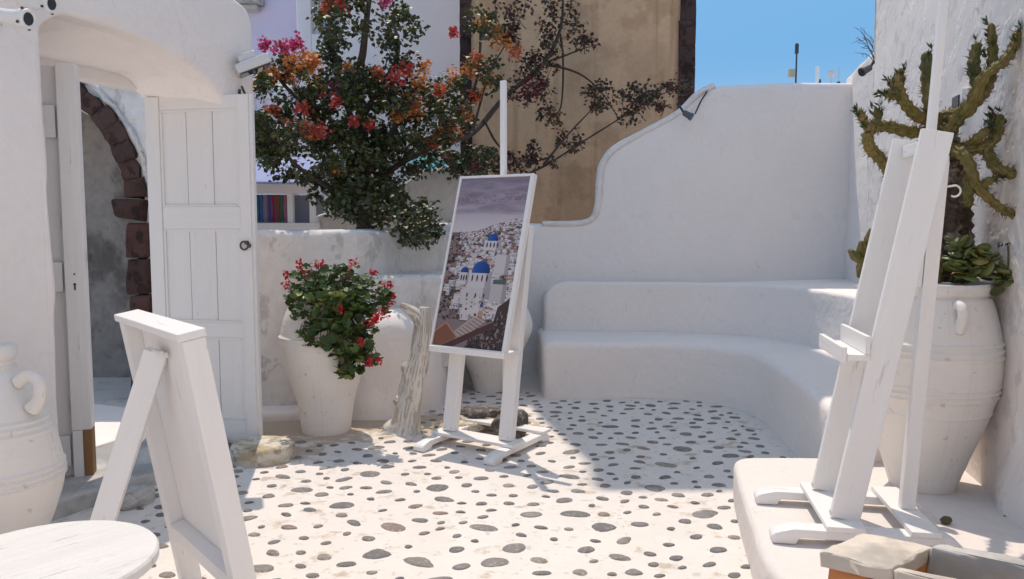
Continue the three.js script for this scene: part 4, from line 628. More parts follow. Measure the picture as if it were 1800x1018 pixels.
  c.strokeStyle = 'rgb(120,92,84)'; c.lineWidth = 8; for (let i = 0; i < 9; i++) { c.beginPath(); c.moveTo((0.27 + i * 0.04) * w, (0.925 - i * 0.0135) * h); c.lineTo((0.40 + i * 0.042) * w, (0.955 - i * 0.0135) * h); c.stroke(); }
  c.fillStyle = 'rgb(92,56,50)'; c.beginPath(); c.moveTo(0.12 * w, h); c.lineTo(0.80 * w, 0.845 * h); c.lineTo(0.84 * w, 0.87 * h); c.lineTo(0.30 * w, h); c.fill();
  c.fillStyle = 'rgb(150,96,72)'; c.beginPath(); c.moveTo(0, 0.92 * h); c.lineTo(0.15 * w, 0.865 * h); c.lineTo(0.34 * w, 0.945 * h); c.lineTo(0.10 * w, h); c.lineTo(0, h); c.fill();
  c.strokeStyle = 'rgb(206,146,112)'; c.lineWidth = 18; c.beginPath(); c.moveTo(0, 0.92 * h); c.lineTo(0.15 * w, 0.865 * h); c.lineTo(0.34 * w, 0.945 * h); c.stroke();
}

// ---------------------------------------------------------------- sandwich board, table, trough
{
  const rt = G(352, 578, 1.13), lt = G(236, 545, 1.13), ex = rt.clone().sub(lt).setY(0).normalize(), nb = V(-ex.z, 0, ex.x).multiplyScalar(1);   // nb: the way the back faces
  if (nb.x > 0) nb.multiplyScalar(-1);
  const mid = rt.clone().lerp(lt, 0.5), lean = 0.17, base = mid.clone().setY(0).addScaledVector(nb, -lean * 1.13);
  const up = mid.clone().sub(base).normalize(), ez = V().crossVectors(ex, up), w = rt.clone().sub(lt).length() / 2, L = mid.distanceTo(base);
  const t = thing('sandwich_board', 'white wooden standing board seen from behind, propped by one leg', 'sign board'); orient(t, ex, up, ez, base);
  const s = ez.dot(nb) > 0 ? 1 : -1, d = 0.075;                    // local z of the back side
  const bz = (a, b) => s > 0 ? [a, b] : [-b, -a];
  const [z0, z1] = bz(-0.012, d - 0.012);
  part('stile', box(-w, -w + 0.065, 0, L - 0.028, z0, z1, 0.004), M.wood, t); part('stile', box(w - 0.065, w, 0, L - 0.028, z0, z1, 0.004), M.wood, t);
  part('top_rail', box(-w - 0.004, w + 0.004, L - 0.027, L, bz(-0.016, d)[0], bz(-0.016, d)[1], 0.004), M.wood, t); part('bottom_rail', box(-w + 0.066, w - 0.066, 0.22, 0.285, z0, z1, 0.004), M.wood, t);
  const xs = [-w + 0.066, -w * 0.02, w - 0.066]; const [pz0, pz1] = bz(-0.01, 0.008);
  for (let k = 0; k < 2; k++) part('panel_board', box(xs[k] + 0.0008, xs[k + 1] - 0.0008, 0.286, L - 0.029, pz0, pz1 + 0.0006 * k, 0.0015), M.wood, t);
  part('batten', box(w - 0.16, w - 0.0665, 0.286, L - 0.029, bz(0.0087, 0.03)[0], bz(0.0087, 0.03)[1], 0.003), M.wood, t);
  // prop leg in the board's own space
  t.updateMatrixWorld(true); const inv = t.matrixWorld.clone().invert(), foot = V(-1.60, 0.0, -2.66).applyMatrix4(inv), head = V(-0.05, L - 0.12, s * 0.035);
  part('prop_leg', plank(head, foot, 0.085, 0.024, V(1, 0, 0).applyMatrix4(new THREE.Matrix4().extractRotation(inv)).cross(V(0, 1, 0)).normalize(), 0.004), M.wood, t);
  part('hinge', [box(-0.10, 0.03, L - 0.135, L - 0.115, bz(0.02, 0.04)[0], bz(0.02, 0.04)[1], 0.003), new THREE.CylinderGeometry(0.007, 0.007, 0.15, 10).rotateZ(Math.PI / 2).translate(-0.035, L - 0.112, s * 0.043)], M.whiteMetal, t);
}
{
  const h = 0.64, c = G(72, 985, h), t = thing('round_table', 'small round white-painted wooden table cut by the lower left corner', 'table', V(c.x, 0, c.z));
  const r = 0.262, prof = [[0.001, h - 0.034], [r - 0.012, h - 0.034], [r, h - 0.026], [r, h - 0.006], [r - 0.005, h], [0.001, h]], g = new THREE.LatheGeometry(prof.map((p) => new THREE.Vector2(...p)), 96), tg = toCreasedNormals(g, 0.5), p = tg.attributes.position, uv = tg.attributes.uv;
  for (let i = 0; i < p.count; i++) { const x = p.getX(i), z = p.getZ(i), a = 0.72; uv.setXY(i, (x * Math.cos(a) + z * Math.sin(a)) * 1.6 + 0.3, (-x * Math.sin(a) + z * Math.cos(a)) * 1.6 + 0.5 + p.getY(i)); }
  part('table_top', tg, std({ map: tex(1024, (u, v) => { const a = N(u, v, 30, 2, 4, 1301), k = sstep(0.66, 0.78, N(u, v, 36, 4, 5, 1321, 0.62)); return col(mixc([0.74, 0.71, 0.68], [0.36, 0.335, 0.31], k * 0.6), 0.93 + 0.1 * a); }, true), bumpMap: M.grainBump, bumpScale: 0.003, roughness: 0.45 }), t);
  part('pedestal', lathe([[0.16, 0], [0.165, 0.015], [0.05, 0.04], [0.03, 0.08], [0.03, h - 0.06], [0.09, h - 0.035]], 32), M.whiteMetal, t);
}
{ // stone trough with a basin and a white pebble
  const h0 = 0.215, h1 = 0.42, A = G(1441, 972, h1), u = G(1640, 1016, h1).sub(A).normalize(), v = G(1522, 937, h1).sub(A).normalize(), wv = G(1522, 937, h1).distanceTo(A);
  const at = (a, b) => [A.x + u.x * a + v.x * b, A.z + u.z * a + v.z * b], t = thing('stone_trough', 'chipped stone trough with orange clay showing on its front, at the lower right', 'trough', V(A.x, h0, A.z));
  const sh = (g) => g.translate(-A.x, -h0, -A.z), Lu = 0.95, wk = wv;
  const clay = std({ map: tex(512, (x, y) => { const a = N(x, y, 5, 5, 6, 1401, 0.6); return col(mixc([0.52, 0.20, 0.065], [0.38, 0.17, 0.08], a)); }, true), bumpMap: M.roughBump, bumpScale: 0.02, roughness: 0.95 });
  const rim = std({ map: M.stoneGrey.map, bumpMap: M.roughBump, bumpScale: 0.012, color: rgb(1.35, 1.25, 1.12), roughness: 0.95 });
  const slab = (n, a0, a1, b0, b1, y0, y1, m, f = 9, r = 0.008) => part(n, sh(solid(roundPoly([at(a0, b0), at(a1, b0), at(a1, b1), at(a0, b1)], 0.015), y0, y1, { r, amp: 0.011, step: 0.02, freq: f * 1.3 })), m, t);
  slab('left_rim', 0, 0.205, 0, wk, h1 - 0.045, h1, rim); slab('front_rim', 0.207, Lu, 0, 0.05, h1 - 0.045, h1 - 0.003, rim); slab('back_rim', 0.207, Lu, wk - 0.045, wk + 0.01, h1 - 0.15, h1 + 0.012, M.stoneGrey);
  slab('left_wall', 0.012, 0.2, 0.012, wk - 0.01, h0 - 0.004, h1 - 0.046, clay, 6); slab('front_wall', 0.2015, Lu, 0.012, 0.046, h0 - 0.004, h1 - 0.046, clay, 6);
  slab('basin_floor', 0.2015, Lu, 0.047, wk - 0.046, h0 - 0.004, h1 - 0.105, M.stoneTan, 6, 0);
  const pb = new THREE.SphereGeometry(1, 24, 16), pp = pb.attributes.position; for (let i = 0; i < pp.count; i++) { const q = wobble(V(pp.getX(i), pp.getY(i), pp.getZ(i)), 0.12, 1.2); pp.setXYZ(i, q.x * 0.038, q.y * 0.021, q.z * 0.024); } pb.computeVertexNormals(); pb.rotateY(-0.5);
  const c = at(0.285, 0.095), o = tag(part('white_pebble', pb, std({ color: rgb(0.78, 0.74, 0.69), roughness: 0.5 })), 'smooth white oval pebble lying in the stone trough', 'pebble'); o.position.set(c[0], h1 - 0.105 + 0.022, c[1]);
}
// ---------------------------------------------------------------- loose stones and driftwood
function rockGeo(rx, ry, rz, seed, flat = 0.6) { const g = mergeVertices(new THREE.IcosahedronGeometry(1, 4).deleteAttribute('uv').deleteAttribute('normal')), p = g.attributes.position; for (let i = 0; i < p.count; i++) { const q = V(p.getX(i), p.getY(i), p.getZ(i)), k = 1 + 0.22 * noise3(q.x * 1.3 + seed, q.y * 1.3, q.z * 1.3) + 0.10 * noise3(q.x * 3.4, q.y * 3.4 + seed, q.z * 3.4) + 0.04 * noise3(q.x * 9, q.y * 9 + seed, q.z * 9); q.multiplyScalar(k); q.y = clamp(q.y, -flat, flat) + 0.05 * (q.y); p.setXYZ(i, q.x * rx, q.y * ry, q.z * rz); } g.computeVertexNormals(); return boxUV(toCreasedNormals(g, 0.6), 2); }
{
  const put = (name, label, g, m, pos, ry = 0) => { const o = tag(part(name, g, m), label, 'stone'); g.computeBoundingBox(); o.position.copy(pos); o.position.y -= g.boundingBox.min.y + 0.006; o.rotation.y = ry; return o; };
  put('flat_stone', 'pale tan flat stone between the legs of the picture easel', rockGeo(0.16, 0.06, 0.10, 3), M.stoneTan, G(812, 760), 0.25);
  put('boulder', 'dark speckled boulder behind the right leg of the picture easel', rockGeo(0.13, 0.10, 0.10, 8, 0.8), M.stoneDark, G(900, 772).add(V(0, 0, -0.1)), 0.5);
  put('dark_slab', 'dark flat stone lying across the other stones behind the easel', rockGeo(0.19, 0.04, 0.11, 15), M.stoneDark, G(850, 750).setY(0.09), 0.1);
  const d = solid(roundPoly(Array.from({ length: 14 }, (_, i) => { const a = i / 14 * 2 * Math.PI; return [0.2 * Math.cos(a) * (1 + 0.04 * Math.sin(i * 3)), 0.19 * Math.sin(a)]; }), 0.03), 0, 0.105, { r: 0.025, amp: 0.008, step: 0.03, freq: 9, uvs: 1.2 });
  put('round_slab', 'round tan stone slab wedged beneath the open door leaf', d, M.stoneTan, G(462, 806));
  put('rough_stone', 'small rough grey stone beside the foot of the half-open door leaf', rockGeo(0.13, 0.07, 0.08, 21), M.stoneGrey, V(-2.0, 0, -3.92), 0.4);
  put('shell_bit', 'small dark snail-like lump lying on the ledge', rockGeo(0.022, 0.018, 0.018, 5, 0.9), std({ color: rgb(0.10, 0.085, 0.035), roughness: 0.7 }), G(1663, 920, 0.214));
  put('twig_bit', 'dry brown leaf scrap on the ledge near the buttress', rockGeo(0.03, 0.004, 0.008, 6), M.stoneDark, G(1775, 906, 0.214));
}
{
  const b = G(712, 758), t = thing('driftwood', 'gnarled whitewashed driftwood trunk standing left of the picture easel', 'driftwood', b), q = (x, y, dz = 0) => Z(x, y, -b.z + dz).sub(b);
  const wood = std({ map: tex(512, (u, v) => { const a = N(u, v, 26, 5, 5, 1501, 0.6), k = sstep(0.54, 0.63, a); const kn = sstep(0.60, 0.68, N(u, v, 5, 3, 6, 1543, 0.66)); return col(mixc(mixc([0.80, 0.745, 0.67], [0.34, 0.25, 0.17], k * 0.55), [0.16, 0.10, 0.06], kn * 0.45), 0.9 + 0.15 * N(u, v, 50, 30, 2, 3)); }, true), bumpMap: tex(512, (u, v) => { const a = 1 - N(u, v, 26, 5, 5, 1501, 0.6); return [a, a, a]; }), bumpScale: 0.012, roughness: 0.9 });
  for (const k of ['map', 'bumpMap']) wood[k].wrapS = wood[k].wrapT = THREE.MirroredRepeatWrapping;
  const bump = (s, th) => 1 + 0.20 * noise3(Math.cos(th) * 1.6, s * 8, Math.sin(th) * 1.6) + 0.14 * noise3(Math.cos(th) * 3.5, s * 9 + 4, Math.sin(th) * 3.5) + 0.025 * noise3(Math.cos(th) * 8, s * 14, Math.sin(th) * 8);
  part('trunk', limb([[708, 767], [713, 747], [718, 716], [726, 682], [731, 656], [737, 626], [740, 604], [744, 566], [746, 540]].map((p) => q(...p)), [0.17, 0.108, 0.09, 0.086, 0.082, 0.07, 0.064, 0.056, 0.036], { n: 110, seg: 48, bump, uvs: 2 }), wood, t);
  part('stub', limb([q(742, 572, 0), q(730, 552, -0.02), q(714, 541, -0.05), q(704, 536, -0.06)], [0.05, 0.045, 0.03, 0.02], { n: 30, seg: 18, bump }), wood, t);
  part('root', limb([q(716, 742), q(696, 750, -0.03), q(676, 758, -0.05)], [0.10, 0.06, 0.04], { n: 24, seg: 18, bump }), wood, t);
  part('knot', limb([q(726, 652), q(716, 648, 0.02), q(709, 642, 0.03)], [0.06, 0.05, 0.03], { n: 16, seg: 16, bump }), wood, t);
  part('knot', limb([q(712, 712), q(702, 706, 0.02), q(696, 700, 0.03)], [0.06, 0.045, 0.03], { n: 16, seg: 16, bump }), wood, t);
}

// ---------------------------------------------------------------- plants
function leafGeo(len, wid, fold = 0.25, curl = 0.2, n = 3) { // pointed leaf along +x, folded on the midrib
  const pos = [], idx = []; for (let i = 0; i <= n; i++) { const t = i / n, wv = wid * 0.5 * Math.sin(Math.PI * Math.pow(t, 0.75)) , y = -curl * len * t * t; pos.push(len * t, y, 0, len * t, y + fold * wv, wv, len * t, y + fold * wv, -wv); }
  for (let i = 0; i < n; i++) { const a = i * 3, b = a + 3; idx.push(a, a + 1, b + 1, a, b + 1, b, a, b + 2, a + 2, a, b, b + 2); }
  const g = new THREE.BufferGeometry(); g.setAttribute('position', new THREE.Float32BufferAttribute(pos, 3)); g.setIndex(idx); g.computeVertexNormals(); g.setAttribute('uv', new THREE.Float32BufferAttribute(new Float32Array(pos.length / 3 * 2), 2)); return g;
}
const leafMat = (o) => new THREE.MeshPhysicalMaterial({ roughness: 0.55, metalness: 0, side: THREE.DoubleSide, ...o });
const RQ = (R) => new THREE.Quaternion().setFromEuler(new THREE.Euler((R() - 0.5) * 2.2, R() * 6.283, (R() - 0.5) * 1.8));
{ // bougainvillea
  const R = rng(2024), d0 = 7.35, root = Z(640, 420, d0).setY(0.02);
  const t = thing('bougainvillea', 'large bougainvillea with orange and red blossoms climbing above the weathered wall', 'bush', root), L = (p) => p.clone().sub(root);
  const bark = std({ color: rgb(0.085, 0.06, 0.045), roughness: 0.95, bumpMap: M.roughBump, bumpScale: 0.01 });
  const K = (x, y, dz = 0) => L(Z(x, y, d0 + dz));
  const mains = [
    [[640, 400, 0], [640, 330, 0], [638, 250, 0.05], [632, 150, 0.1], [640, 70, 0.1], [652, -20, 0.1]],
    [[640, 330, 0], [600, 260, -0.2], [550, 200, -0.4], [500, 150, -0.5], [470, 110, -0.6]],
    [[638, 260, 0], [600, 160, 0], [585, 90, 0.1], [575, 10, 0.1]],
    [[640, 300, 0], [690, 230, -0.1], [730, 170, -0.1], [760, 150, 0]],
    [[640, 340, 0], [700, 290, 0], [770, 250, 0.1], [815, 190, 0.4], [840, 130, 0.6], [846, 20, 0.6]],
    [[640, 360, 0], [580, 330, -0.4], [520, 290, -0.6], [470, 230, -0.7]],
    [[640, 370, 0], [690, 370, -0.4], [730, 400, -0.7], [745, 430, -0.8]],
    [[640, 200, 0.05], [690, 120, 0], [700, 80, 0.05], [690, 30, 0.1]],
    [[780, 250, 0.1], [830, 235, 0.5], [890, 168, 0.9], [955, 112, 1.1], [985, 50, 1.2], [990, -10, 1.2]],
    [[955, 112, 1.1], [1000, 95, 1.2], [1035, 82, 1.2]], [[955, 112, 1.1], [1015, 128, 1.2], [1055, 160, 1.2], [1090, 212, 1.3]],
    [[790, 300, 0.2], [870, 318, 0.5], [945, 298, 0.8], [1020, 252, 1.0], [1090, 208, 1.2], [1150, 172, 1.3], [1206, 150, 1.4]],
    [[955, 290, 0.8], [1000, 235, 1.0], [1060, 172, 1.1]], [[985, 60, 1.2], [990, 110, 1.2], [985, 190, 1.1], [960, 205, 1.1]],
    [[830, 235, 0.5], [860, 130, 0.7], [900, 60, 0.9]], [[850, 210, 0.6], [880, 260, 0.7], [930, 290, 0.8]],
  ];
  mains.forEach((m, i) => part('branch', limb(m.map((p) => K(...p)), i === 0 ? [0.075, 0.06, 0.04, 0.02] : i < 8 ? [0.035, 0.022, 0.010] : i === 8 ? [0.03, 0.026, 0.010] : [0.014, 0.010, 0.005], { n: 30, seg: 8, bump: (s, th) => 1 + 0.18 * noise3(s * 9, Math.cos(th) * 2, Math.sin(th) * 2 + i) }), bark, t));
  part('trunk', limb([V(0, 0, 0), V(0.02, 0.6, 0.02), V(-0.01, 1.1, 0), K(640, 400, 0)], [0.09, 0.085, 0.08, 0.075], { n: 24, seg: 12, bump: (s, th) => 1 + 0.2 * noise3(s * 6, Math.cos(th) * 2, Math.sin(th) * 2) }), bark, t);
  // leaf clumps: [x, y, rx, ry, clumps, depth shift, kind]  (kind 0 green, 1 dry reddish)
  const E = [[630, 40, 70, 75, 26, 0.1, 0], [585, 60, 22, 60, 7, 0.1, 0], [708, 60, 34, 50, 6, 0.1, 0], [590, 130, 60, 50, 16, 0, 0], [500, 140, 50, 40, 14, -0.5, 0], [480, 230, 45, 40, 20, -0.6, 0], [530, 270, 70, 45, 26, -0.5, 0], [585, 200, 60, 55, 26, -0.2, 0], [640, 200, 65, 75, 34, 0.1, 0], [700, 150, 50, 50, 18, 0, 0], [735, 220, 60, 60, 26, 0, 0], [640, 300, 70, 60, 36, -0.2, 0], [600, 330, 60, 40, 20, -0.4, 0], [660, 360, 60, 34, 24, -0.5, 0], [735, 395, 38, 34, 18, -0.7, 0], [690, 275, 60, 50, 22, 0, 0], [790, 190, 36, 60, 14, 0.3, 0], [785, 275, 40, 30, 9, 0.1, 0], [850, 100, 30, 90, 11, 0.7, 0], [840, 290, 36, 34, 9, 0.5, 0],
    [985, 30, 30, 40, 10, 1.2, 1], [925, 80, 55, 45, 13, 1.0, 1], [945, 115, 30, 22, 9, 1.1, 1], [1012, 75, 26, 12, 5, 1.2, 1], [930, 155, 36, 22, 9, 1.0, 1], [1058, 165, 26, 26, 10, 1.2, 1], [1140, 170, 46, 22, 16, 1.3, 1], [1185, 155, 24, 12, 6, 1.35, 1], [1105, 200, 18, 10, 4, 1.25, 1], [965, 200, 20, 14, 5, 1.1, 1], [940, 280, 36, 26, 9, 0.8, 1], [1000, 248, 24, 16, 5, 1.0, 1], [880, 280, 34, 28, 8, 0.7, 1], [900, 30, 44, 28, 7, 1.0, 1]];
  const mats = [[], []], cols = [[], []], twigs = [];
  for (const [x, y, rx, ry, n, dz, kind] of E) for (let c = 0; c < n * 1.15; c++) {
    const a = R() * 6.283, q = Math.sqrt(R()), cx = x + Math.cos(a) * q * rx, cy = y + Math.sin(a) * q * ry, ctr = K(cx, cy, dz + (R() - 0.5) * (kind ? 0.4 : 0.9)), far = lerp(0.05, 0.12, R());
    const tw = ctr.clone().add(V((R() - 0.5) * 0.2, -0.04 - 0.08 * R(), (R() - 0.5) * 0.2)); twigs.push(limb([tw, tw.clone().lerp(ctr, 0.5).add(V(0.03 * (R() - 0.5), 0, 0)), ctr.clone().add(V(0, 0.06, 0))], [0.005, 0.0035, 0.002], { n: 4, seg: 4 }));
    const tone = 0.6 + 0.7 * R();
    for (let i = 0, m = kind ? 15 + 12 * R() : 26 + 26 * R(); i < m; i++) {
      const p = ctr.clone().add(V((R() + R() - 1) * far * 1.3, (R() + R() - 1) * far * 1.1, (R() + R() - 1) * far * 1.3)), s = (kind ? 0.7 : 0.8) + 0.5 * R();
      mats[kind].push(new THREE.Matrix4().compose(p, RQ(R), V(s, s, s)));
      const g = R(); cols[kind].push(kind ? (g < 0.4 ? rgb(0.14 * tone, 0.035 * tone, 0.022 * tone) : g < 0.7 ? rgb(0.085 * tone, 0.035 * tone, 0.018) : rgb(0.045 * tone, 0.06 * tone, 0.02)) : g < 0.10 ? rgb(0.13, 0.10, 0.03) : rgb((0.036 + 0.04 * g) * tone, (0.052 + 0.042 * g) * tone, 0.012 * tone));
    }
  }
  const lg = leafGeo(0.046, 0.034, 0.3, 0.25, 3), lm = leafMat({ color: rgb(1, 1, 1), transmission: 0.35, thickness: 0, roughness: 0.55 });
  ['leaves', 'dry_leaves'].forEach((nm, k) => { const im = new THREE.InstancedMesh(lg, lm, mats[k].length); mats[k].forEach((m, i) => { im.setMatrixAt(i, m); im.setColorAt(i, cols[k][i]); }); im.name = nm; im.userData.kind = 'stuff'; im.castShadow = im.receiveShadow = true; t.add(im); });
  part('twigs', twigs, bark, t).userData.kind = 'stuff';
  // blossom clusters
  const bract = leafGeo(0.032, 0.036, 0.35, 0.15, 3), O = [0.72, 0.26, 0.05], RD = [0.62, 0.07, 0.06], MG = [0.62, 0.04, 0.20], DK = [0.22, 0.03, 0.05], OR = [0.70, 0.15, 0.05];
  const F = [[610, 120, 13, O, -0.2], [665, 130, 12, OR, -0.2], [745, 118, 13, O, -0.1], [760, 250, 12, OR, 0], [700, 205, 12, O, -0.3], [560, 160, 12, OR, -0.4], [455, 150, 12, O, -0.7], [858, 140, 14, O, 0.6], [815, 200, 14, O, 0.3], [905, 90, 14, OR, 0.9], [466, 80, 13, MG, -0.6], [496, 84, 15, MG, -0.6], [520, 78, 16, MG, -0.6], [515, 112, 24, O, -0.55], [545, 118, 24, O, -0.5], [478, 130, 18, O, -0.6], [508, 135, 14, OR, -0.5], [550, 105, 14, O, -0.5], [694, 140, 18, RD, -0.25], [712, 122, 20, RD, -0.2], [735, 148, 16, O, -0.2], [718, 178, 22, OR, -0.25], [728, 192, 20, O, -0.25], [795, 224, 24, O, 0.1], [778, 232, 15, O, 0.1], [770, 160, 16, OR, 0.1], [800, 138, 20, O, 0.3], [826, 122, 22, O, 0.5], [840, 105, 14, OR, 0.5], [870, 58, 18, O, 0.8], [885, 72, 16, O, 0.8], [797, 57, 10, RD, 0.3], [848, 40, 10, O, 0.6], [532, 190, 14, RD, -0.7], [480, 195, 14, OR, -0.7], [540, 228, 20, OR, -0.8], [562, 230, 14, RD, -0.8], [515, 222, 12, OR, -0.8], [592, 295, 13, O, -0.7], [622, 214, 11, RD, -0.5], [650, 220, 12, RD, -0.4], [588, 155, 10, MG, -0.4], [590, 180, 12, RD, -0.5], [925, 160, 22, DK, 0.9], [945, 155, 16, DK, 0.9], [790, 278, 10, MG, 0.0], [838, 295, 14, DK, 0.4], [600, 8, 16, RD, 0], [575, 12, 12, OR, 0], [676, 4, 10, MG, 0.1], [1160, 190, 10, DK, 1.2], [835, 170, 13, OR, 0.5]];
  const fm = new Map();
  for (const [x, y, r, c, dz] of F) {
    const ctr = K(x, y, dz), rr = 1.2 * r / F_PX(d0 + dz), g = [];
    for (let i = 0, n = 40 + r * 4.2; i < n; i++) { const v = V(R() - 0.5, R() - 0.5, R() - 0.5).normalize().multiplyScalar(rr * Math.pow(R(), 0.45) * (0.8 + 0.5 * noise3(i * 0.3, x, y))), b = bract.clone(); b.applyMatrix4(new THREE.Matrix4().compose(ctr.clone().add(v), RQ(R), V(1, 1, 1).multiplyScalar(0.7 + 0.5 * R()))); const k = 0.6 + 0.6 * R(), w = R() < 0.25 ? 0.25 : 0; const cc = mixc(c, [0.75, 0.5, 0.25], w), ca = new Float32Array(b.attributes.position.count * 3); for (let q = 0; q < ca.length; q += 3) { ca[q] = cc[0] * k; ca[q + 1] = cc[1] * k; ca[q + 2] = cc[2] * k; } b.setAttribute('color', new THREE.BufferAttribute(ca, 3)); g.push(b); }
    if (!fm.has(c)) fm.set(c, leafMat({ vertexColors: true, transmission: 0.3, thickness: 0, roughness: 0.8 }));
    part('blossom', g, fm.get(c), t);
  }
}
function F_PX(d) { return F / d; }
function roundLeaf(r, lobes = 7, cup = 0.25) { const pos = [0, -0.1 * r, 0], idx = [], n = 14; for (const s of [0.55, 1]) for (let i = 0; i < n; i++) { const a = (i / n - 0.5) * 5.9, k = s === 1 ? 1 + 0.10 * Math.cos(a * lobes) : 1; pos.push(Math.cos(a) * r * s * k + r * 0.2, cup * r * s * s * (0.8 + 0.35 * Math.cos(a * lobes)), Math.sin(a) * r * s * k); } for (let i = 0; i < n - 1; i++) { idx.push(0, 2 + i, 1 + i, 1 + i, 2 + i, 1 + n + i, 2 + i, 2 + n + i, 1 + n + i); } const g = new THREE.BufferGeometry(); g.setAttribute('position', new THREE.Float32BufferAttribute(pos, 3)); g.setIndex(idx); g.computeVertexNormals(); g.setAttribute('uv', new THREE.Float32BufferAttribute(new Float32Array(pos.length / 3 * 2), 2)); return g; }
{ // geranium
  const R = rng(66), o = geraniumTop.clone(), d0 = -o.z, t = thing('geranium', 'bushy red geranium with trailing stems spilling from the large white pot', 'plant', o), K = (x, y, dz = 0) => Z(x, y, d0 + dz).sub(o);
  const lobes = [[545, 500, 38, 34, 60], [600, 500, 50, 36, 90], [645, 520, 36, 34, 56], [575, 545, 48, 36, 80], [620, 560, 42, 36, 70], [560, 590, 36, 26, 40], [540, 585, 24, 16, 14], [605, 600, 36, 32, 60], [640, 590, 24, 22, 22], [620, 635, 30, 18, 34], [605, 655, 16, 12, 16], [655, 632, 16, 8, 6], [520, 520, 16, 22, 14], [680, 530, 12, 20, 10], [590, 475, 26, 12, 16], [522, 548, 12, 14, 6], [640, 612, 14, 12, 8]];
  const greens = [[0.10, 0.16, 0.025], [0.055, 0.10, 0.02], [0.19, 0.25, 0.05], [0.035, 0.062, 0.015], [0.13, 0.105, 0.035]].map((c) => leafMat({ color: rgb(...c), transmission: 0.2, thickness: 0, roughness: 0.6 })), geos = [roundLeaf(0.027), roundLeaf(0.022, 6, 0.4), roundLeaf(0.031, 7, 0.15)];
  let cnt = 0; const small = [], stems = [], spots = [];
  for (const [x, y, rx, ry, n] of lobes) for (let i = 0; i < n * 1.5; i++) {
    const a = R() * 6.283, q = Math.sqrt(R()), px = x + Math.cos(a) * q * rx, py = y + Math.sin(a) * q * ry, hang = sstep(488, 520, py), p = K(px, py, -hang * (0.29 + 0.10 * R() - 0.35 * Math.abs(px - 575) / 100 * 0.3) + (1 - hang) * (R() - 0.55) * 0.5);
    spots.push([p, py]);
  }
  const pots = spots.map((s) => s[0]); spots.sort((a, b) => b[0].z - a[0].z);
  spots.forEach(([p, py], i) => {
    const up = new THREE.Quaternion().setFromEuler(new THREE.Euler(0.35 + (R() - 0.5) * 1.5, R() * 6.283, (R() - 0.5) * 1.4, 'XYZ')), s = 0.75 + 0.5 * R(), gi = Math.floor(R() * 3), mi = R() < 0.1 ? 4 : Math.floor(R() * 4);
    if (i < 300) { const m = part('leaf', geos[gi], greens[mi], t); m.name = 'leaf' + (i ? '_' + String(i).padStart(3, '0') : ''); m.position.copy(p); m.quaternion.copy(up); m.scale.setScalar(s); }
    else small.push(geos[gi].clone().applyMatrix4(new THREE.Matrix4().compose(p, up, V(s, s, s))));
    if (i % 4 === 0) { const m = V(p.x * 0.55, Math.max(0.0, p.y * 0.6 + 0.06), p.z * 0.55); stems.push(limb([V(p.x * 0.25, -0.03, p.z * 0.2), m, p], [0.006, 0.004, 0.0025], { n: 6, seg: 5 })); }
  });
  part('inner_leaves', small, greens[1], t).userData.kind = 'stuff';
  part('stems', stems, std({ color: rgb(0.09, 0.10, 0.035) }), t);
  const red = leafMat({ color: rgb(0.52, 0.012, 0.03), transmission: 0.1, thickness: 0, roughness: 0.65 }), fl = [[527, 466, 12], [556, 466, 10], [568, 465, 9], [541, 478, 10], [503, 484, 8], [503, 502, 9], [619, 463, 12], [656, 480, 7], [673, 505, 11], [686, 500, 7], [692, 520, 7], [672, 552, 16], [660, 558, 9], [655, 567, 11], [599, 545, 7], [634, 602, 9], [648, 640, 9], [667, 634, 8], [690, 532, 5]];
  for (const [x, y, r] of fl) {
    const c = K(x, y, -0.20 - 0.2 * sstep(500, 560, y)), rr = 0.72 * r / F_PX(d0), g = []; for (let i = 0; i < 10 + r * 1.3; i++) { const v = V(R() - 0.5, R() - 0.4, R() - 0.5).normalize().multiplyScalar(rr * (0.55 + 0.45 * R())); g.push(leafGeo(0.024, 0.02, 0.2, 0.1, 2).applyMatrix4(new THREE.Matrix4().compose(c.clone().add(v), RQ(R), V(1, 1, 1)))); }
    g.push(limb([c.clone(), c.clone().multiplyScalar(0.85).add(V(0, -0.04, 0)), c.clone().multiplyScalar(0.7).add(V(0, -0.05, 0))], [0.0025, 0.002], { n: 5, seg: 4 })); part('flower_head', g, red, t);
  }
}
